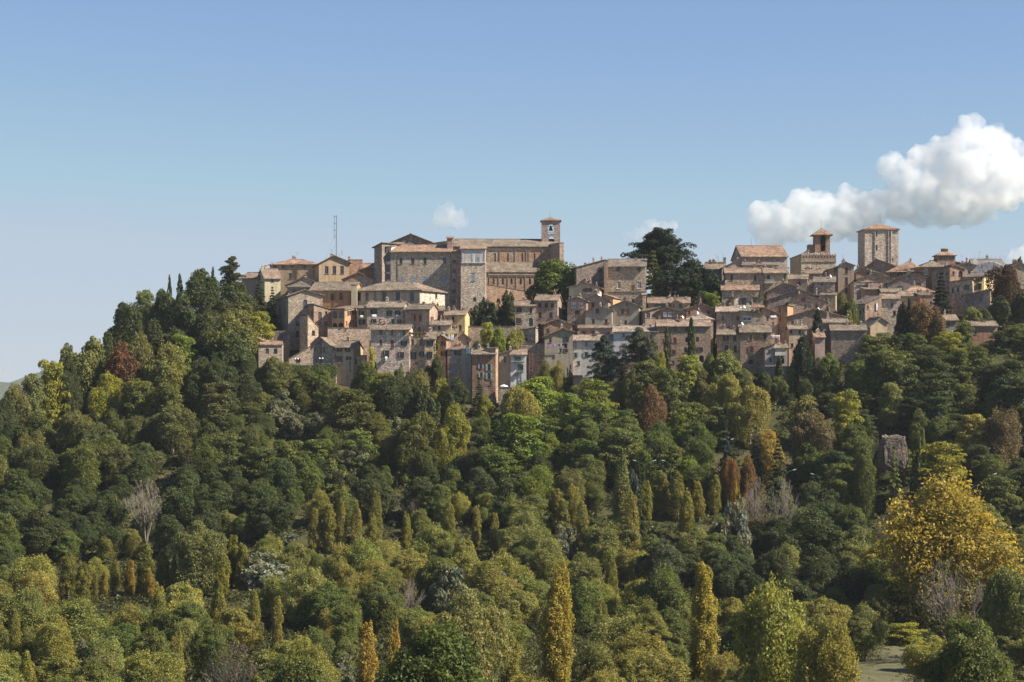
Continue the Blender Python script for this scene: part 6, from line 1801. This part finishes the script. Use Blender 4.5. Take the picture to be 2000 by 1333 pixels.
vs = [P(1901, 520, 679.5) - base, P(1908, 519, 679.5) - base, P(1908, 505, 679.5) - base, P(1901, 507, 679.5) - base]
m = MB(); m.add(vs + [q + Vector((0, .1, 0)) for q in vs], [(0, 1, 2, 3), (7, 6, 5, 4), (0, 4, 5, 1), (1, 5, 6, 2), (2, 6, 7, 3), (3, 7, 4, 0)]); m.build('sheet', M['cloth'], r, (.5, .5, .5))
# rust red ladder frame beside the small white house
r = empty('scaffold_tower', P(1037, 740, 586)); tag(r, 'rust red scaffold tower beside the small white house', 'scaffolding'); base = P(1037, 740, 586)
for u in (1034, 1040.5):
    m = MB(); m.tube(P(u, 740, 586) - base, P(u, 689, 586) - base, .09, n=4); m.build('pole', M['metal'], r, (.38, .13, .08))
for v in (692, 700, 708, 716, 724, 732):
    m = MB(); m.tube(P(1034, v, 586) - base, P(1040.5, v, 586) - base, .06, n=4); m.build('rung', M['metal'], r, (.36, .14, .09))
# pergola on the roof terrace
r = empty('pergola', P(1480, 612, 601)); tag(r, 'rooftop pergola with a rust red canopy over plants beside the salmon pink house', 'pergola'); base = P(1480, 612, 601)
for u in (1469, 1479, 1490):
    m = MB(); m.tube(P(u, 613, 600.5) - base, P(u, 600, 600.5) - base, .07, n=4); m.build('post', M['paint'], r, (.2, .12, .08))
m = MB(); q = [P(1466, 600, 599.5) - base, P(1493, 600.5, 599.5) - base, P(1493, 597, 604) - base, P(1466, 596, 604) - base]
m.add(q + [w - Vector((0, 0, .18)) for w in q], [(0, 1, 2, 3), (7, 6, 5, 4), (0, 4, 5, 1), (1, 5, 6, 2), (2, 6, 7, 3), (3, 7, 4, 0)]); m.build('canopy', M['roof'], r, (.26, .12, .075))
leaves_thing('shrub', 'dark potted greenery under the rooftop pergola', 'bush', strip([(1472, 608), (1477, 609), (1483, 608), (1488, 609)], 601.2, .6, 2, 9), .2, DG, .05, 17)
# railing on the roadside wall
I = by('long grey concrete wall')
m = MB()
for q in range(0, 44):
    u = 329 + q * 3.9; m.tube(fpt(I, u, 906, -.3), fpt(I, u, 899.5, -.3), .04, n=4)
for v in (900, 903): m.tube(fpt(I, 329, v, -.3), fpt(I, 499, v, -.3), .04, n=4)
m.build('railing', M['metal'], I['root'], (.35, .32, .28))
I = by('pale sunlit end'); panel(I, 'coping', 309, 328.5, 904, 906, -.2, .1, M['roof'], (.30, .14, .09))
I = by('terrace wall under'); m = MB()
for q in range(16): m.tube(fpt(I, 567 + q * 5.6, 713.5, -.3), fpt(I, 567 + q * 5.6, 709.5, -.3), .035, n=4)
m.tube(fpt(I, 567, 710, -.3), fpt(I, 651, 710, -.3), .05, n=4); m.build('railing', M['metal'], I['root'], (.3, .32, .35))
I = by('flat-topped brick block'); m = MB()
for q in range(7): m.tube(fpt(I, 685 + q * 3.5, 507, -.3), fpt(I, 685 + q * 3.5, 502, -.3), .03, n=4)
m.tube(fpt(I, 685, 502.5, -.3), fpt(I, 706, 502.5, -.3), .03, n=4); m.build('railing', M['metal'], I['root'], (.5, .5, .52))
# balustrade along the white house terrace
I = by('grey concrete terrace wall'); m = MB()
for q in range(17): m.tube(fpt(I, 1182 + q * 4.8, 701, -.3), fpt(I, 1182 + q * 4.8, 696, -.3), .05, n=4)
m.tube(fpt(I, 1181, 696, -.3), fpt(I, 1260, 696, -.3), .06, n=4); m.build('railing', M['metal'], I['root'], (.55, .55, .55))
# ------------------------------------------------------------------ clouds: lumpy bodies of white vapour, kilometres behind the town
def cloud(blobs, Y, label, density, seed, vox, rough=1.0, aniso=0.35, lo=0.1):
    rg = random.Random(seed)
    k = Y / F
    mb = MB()
    mn = sum(b[0] for b in blobs) / len(blobs), sum(b[1] for b in blobs) / len(blobs)
    c0 = P(mn[0], mn[1], Y)
    import bmesh
    bm = bmesh.new()
    for (u, v, r) in blobs:
        for q in range(3):
            rr = r * k * (1.0 if q == 0 else rg.uniform(.45, .7))
            p = P(u, v, Y) - c0
            if q: 
                d = sph(rg); p = p + Vector((d[0], d[1], abs(d[2]) * .8)) * r * k * .75
            else:
                p.y += rg.uniform(-.6, .6) * r * k
            from mathutils import Matrix
            bmesh.ops.create_icosphere(bm, subdivisions=2, radius=rr, matrix=Matrix.Translation(p))
    me = bpy.data.meshes.new('cloud'); bm.to_mesh(me); bm.free()
    o = bpy.data.objects.new('cloud', me); COL.objects.link(o)
    md = o.modifiers.new('remesh', 'REMESH'); md.mode = 'VOXEL'; md.voxel_size = vox
    dg = bpy.context.evaluated_depsgraph_get(); dg.update()
    m2 = bpy.data.meshes.new_from_object(o.evaluated_get(dg))
    o.modifiers.clear(); o.data = m2
    n = len(m2.vertices)
    co = np.empty(n * 3, np.float32); no = np.empty(n * 3, np.float32)
    m2.vertices.foreach_get('co', co); m2.vertices.foreach_get('normal', no)
    co = co.reshape(-1, 3); no = no.reshape(-1, 3)
    s = k * 26
    for i in range(n):
        p = Vector(co[i]) / s + Vector((seed, 0, 0))
        a = mnoise.noise(p * .8) * .5 + .30
        b = 0
        for f_, w_ in ((1.1, .62), (2.3, .40), (4.9, .26), (10.5, .15)): b += w_ * (abs(mnoise.noise(p * f_ + Vector((9, f_, 9)))) * 2 - .35)
        co[i] += no[i] * (a + b) * s * .55 * rough
    m2.vertices.foreach_set('co', co.ravel()); m2.update()
    md = o.modifiers.new('clean', 'REMESH'); md.mode = 'VOXEL'; md.voxel_size = vox * .9
    dg = bpy.context.evaluated_depsgraph_get(); dg.update()
    m3 = bpy.data.meshes.new_from_object(o.evaluated_get(dg))
    o.modifiers.clear(); o.data = m3; bpy.data.meshes.remove(m2); m2 = m3; m2.name = 'cloud'
    m, n_, l, bs = new_mat('cloud_vapour')
    n_.remove(bs)
    pv = n_.new('ShaderNodeVolumePrincipled')
    pv.inputs['Color'].default_value = (1, 1, 1, 1)
    pv.inputs['Density'].default_value = density
    pv.inputs['Anisotropy'].default_value = aniso
    tc = n_.new('ShaderNodeTexCoord')
    no_ = tex(n_, l, 'ShaderNodeTexNoise', tc.outputs['Object'], 1 / (k * 30), Detail=7.0, Roughness=0.62)
    dn = n_.new('ShaderNodeMapRange'); dn.inputs['From Min'].default_value = .36; dn.inputs['From Max'].default_value = .66
    dn.inputs['To Min'].default_value = density * lo; dn.inputs['To Max'].default_value = density * 1.5
    l.new(no_.outputs['Fac'], dn.inputs['Value']); l.new(dn.outputs[0], pv.inputs['Density'])
    l.new(pv.outputs[0], n_['Material Output'].inputs['Volume'])
    m2.materials.clear(); m2.materials.append(m)
    o.location = c0
    tag(o, label, 'cloud', 'clouds in the blue sky')
    return o

BIG = [(1893, 252, 22), (1900, 285, 36), (1938, 275, 28), (1870, 302, 30), (1832, 297, 24), (1805, 318, 28), (1850, 335, 42), (1905, 340, 52), (1960, 320, 42), (1992, 345, 38), (1960, 372, 38), (1900, 392, 42), (1850, 392, 42),
       (1745, 330, 26), (1770, 350, 30), (1732, 345, 16), (1800, 378, 40), (1752, 398, 34), (1710, 408, 30), (1665, 400, 30), (1648, 428, 34), (1690, 438, 34), (1602, 415, 32), (1570, 400, 26), (1560, 436, 36), (1500, 418, 22), (1522, 440, 34), (1486, 436, 18), (1502, 458, 26), (1620, 448, 28), (1850, 420, 22), (1885, 415, 24), (1802, 420, 26)]
cloud(BIG, 6000, 'big heaped white cloud rising behind the square tower', .022, 3, 6.0, lo=0.08)
cloud([(875, 408, 11), (868, 420, 14), (884, 424, 15), (898, 434, 9), (858, 430, 9)], 6000, 'small white puff of cloud above the convent roof', .015, 8, 4.0, lo=0.05)
cloud([(1228, 461, 7), (1250, 455, 10), (1272, 449, 12), (1295, 446, 12), (1318, 441, 8)], 6300, 'faint streak of cloud above the stone palace', .011, 21, 4.5, lo=0.03)
cloud([(-8, 724, 14), (12, 730, 10), (30, 739, 7)], 7800, 'low pale cloud above the far hills at the left edge', .004, 30, 6.0)
cloud([(1984, 499, 9), (2002, 494, 14), (2016, 497, 12)], 6000, 'little cloud at the right edge behind the rooftops', .018, 41, 4.5)
# ------------------------------------------------------------------ thin haze in the air of the valley
def haze():
    m = bpy.data.materials.new('haze'); m.use_nodes = True
    n, l = m.node_tree.nodes, m.node_tree.links
    n.remove(n['Principled BSDF'])
    pv = n.new('ShaderNodeVolumePrincipled')
    pv.inputs['Color'].default_value = (.86, .92, 1.0, 1)
    pv.inputs['Density'].default_value = 0.000042
    pv.inputs['Anisotropy'].default_value = 0.2
    l.new(pv.outputs[0], n['Material Output'].inputs['Volume'])
    mb = MB(); mb.box((0, 3600, -75), 9600, 7600, 150)
    o = mb.build('haze', m)
    tag(o, 'thin blue haze filling the air between the valley and the far hills', None, None, 'stuff')
haze()
# ------------------------------------------------------------------ what sets each tree apart
SPOTS = [('red-brown tree', 228, 700), ('flat-topped cedar', 452, 530), ('thin cypress spike', 331, 560), ('church terrace', 610, 725), ('yellow creeper', 727, 700), ('big square stone house', 770, 700),
         ('white parasol', 984, 753), ('tall brick house', 945, 735), ('broad bright green tree', 1046, 765), ('tiny pink hut', 1127, 745), ('bright lime tree', 880, 825), ('pair of cypresses', 1325, 680),
         ('narrow pink house', 1600, 675), ('tall dark fir', 1839, 590), ('brick cottage', 1920, 640), ('russet tree', 1957, 850), ('rock ruin', 1744, 870), ('khaki-brown tree', 1583, 840), ('tall bronze tree', 1412, 770),
         ('golden roadside tree', 1500, 870), ('glowing orange tree', 1462, 905), ('silver-white poplar bush', 1440, 965), ('roadside wall', 410, 905), ('grey leafless tree', 285, 955), ('little poplar row', 300, 1095),
         ('bushy golden-green poplar', 133, 1115), ('silver-white willow', 515, 1105), ('four close poplars', 665, 1020), ('slender golden poplar', 1238, 1010), ('short golden poplar', 1345, 995),
         ('tallest golden poplar', 1085, 1190), ('second tall golden poplar', 1369, 1180), ('orange poplar', 716, 1250), ('big glossy green tree', 880, 1285), ('pale willow', 920, 1185), ('open-crowned tree', 1520, 1200),
         ('meadow', 1750, 1290), ('great golden tree', 1835, 1030), ('half-bare tree', 1862, 1140), ('smaller yellow tree', 1730, 1105), ('dark conical tree', 415, 1290), ('leafless thicket', 455, 1300), ('brown dry tree', 790, 1155),
         ('silver-leaved tree', 880, 1120), ('broad dark oak', 1575, 1030), ('grey-green round tree', 1285, 1095), ('blue-grey cedar', 1235, 910), ('spreading dark cedar', 1290, 490), ('spiky yew', 990, 590), ('holm oak', 1087, 540),
         ('clothes line', 1091, 690), ('shadowed town wall', 1525, 730), ('upright yellow-green tree', 1655, 790), ('brown leafless-looking tree', 1267, 780), ('bushy grey-green tree', 1418, 710), ('ivy hedge', 610, 745)]
NAMED = [('dark green', DG), ('green', MG), ('bright green', BG), ('yellow-green', YG), ('olive', OL), ('yellowing', OY), ('golden', GY), ('brown', BR), ('red-brown', RB), ('orange', OR), ('silvery green', SG), ('silver', SW),
         ('blackish green', BD), ('grey-brown', TW), ('blue-green', BLU), ('golden', (.24, .195, .055)), ('deep green', (.075, .10, .033)), ('dull green', (.10, .115, .045)), ('fresh green', (.13, .165, .045))]
def colour_word(c):
    import colorsys
    return min(NAMED, key=lambda n: sum((math.log(a / b)) ** 2 for a, b in zip(c, n[1])))[0]
rows = {}
for t_ in TREES:
    r_ = t_['root']
    g_ = {'poplar': 'poplars in the valley', 'cypress': 'cypresses in the town', 'olive': 'silvery trees on the slope'}.get(t_['kind'], 'trees of the wooded hillside' if t_['v'] < 960 else 'trees of the valley')
    if t_['label']:
        tag(r_, t_['label'], 'bush' if t_['kind'] == 'shrub' else 'tree', g_); continue
    cu, cv = t_['u'], t_['v'] + .35 * t_['h_px']
    best = min(SPOTS, key=lambda q: math.hypot(q[1] - cu, (q[2] - cv) * 1.3))
    dx, dy = cu - best[1], cv - best[2]
    an = math.degrees(math.atan2(-dy, dx)) % 360
    d_ = ['right of', 'above and right of', 'above', 'above and left of', 'left of', 'below and left of', 'below', 'below and right of'][int((an + 22.5) // 45) % 8]
    size = 'small' if t_['w'] < 58 else ('large' if t_['w'] > 105 else ('broad' if t_['H'] < t_['W'] * .95 else ''))
    if t_['kind'] == 'poplar': size = ''
    key = (size, colour_word(t_['col']), KIND_SAY[t_['kind']], d_, best[0])
    rows.setdefault(key, []).append((math.hypot(dx, dy), t_, g_))
for key, lst in rows.items():
    lst.sort(key=lambda q: q[0])
    for i_, (dd, t_, g_) in enumerate(lst):
        size, cw, ks, d_, sp = key
        if len(lst) == 1: how = 'standing '
        else: how = ['nearest, ', 'second nearest, ', 'third nearest, ', 'fourth nearest, ', 'fifth nearest, ', 'sixth nearest, ', 'seventh nearest, ', 'eighth nearest, '][min(i_, 7)]
        lab = ' '.join(f"{size} {cw} {ks} {how}{d_} the {sp}".replace(' nearest', ', nearest' if False else ' nearest').split())
        tag(t_['root'], lab, 'bush' if t_['kind'] == 'shrub' else 'tree', g_)
for o_ in [o for o in bpy.data.objects if o.get('category') == 'house' and not o.get('group')]:
    o_['group'] = 'stone and plaster houses of the hill town'
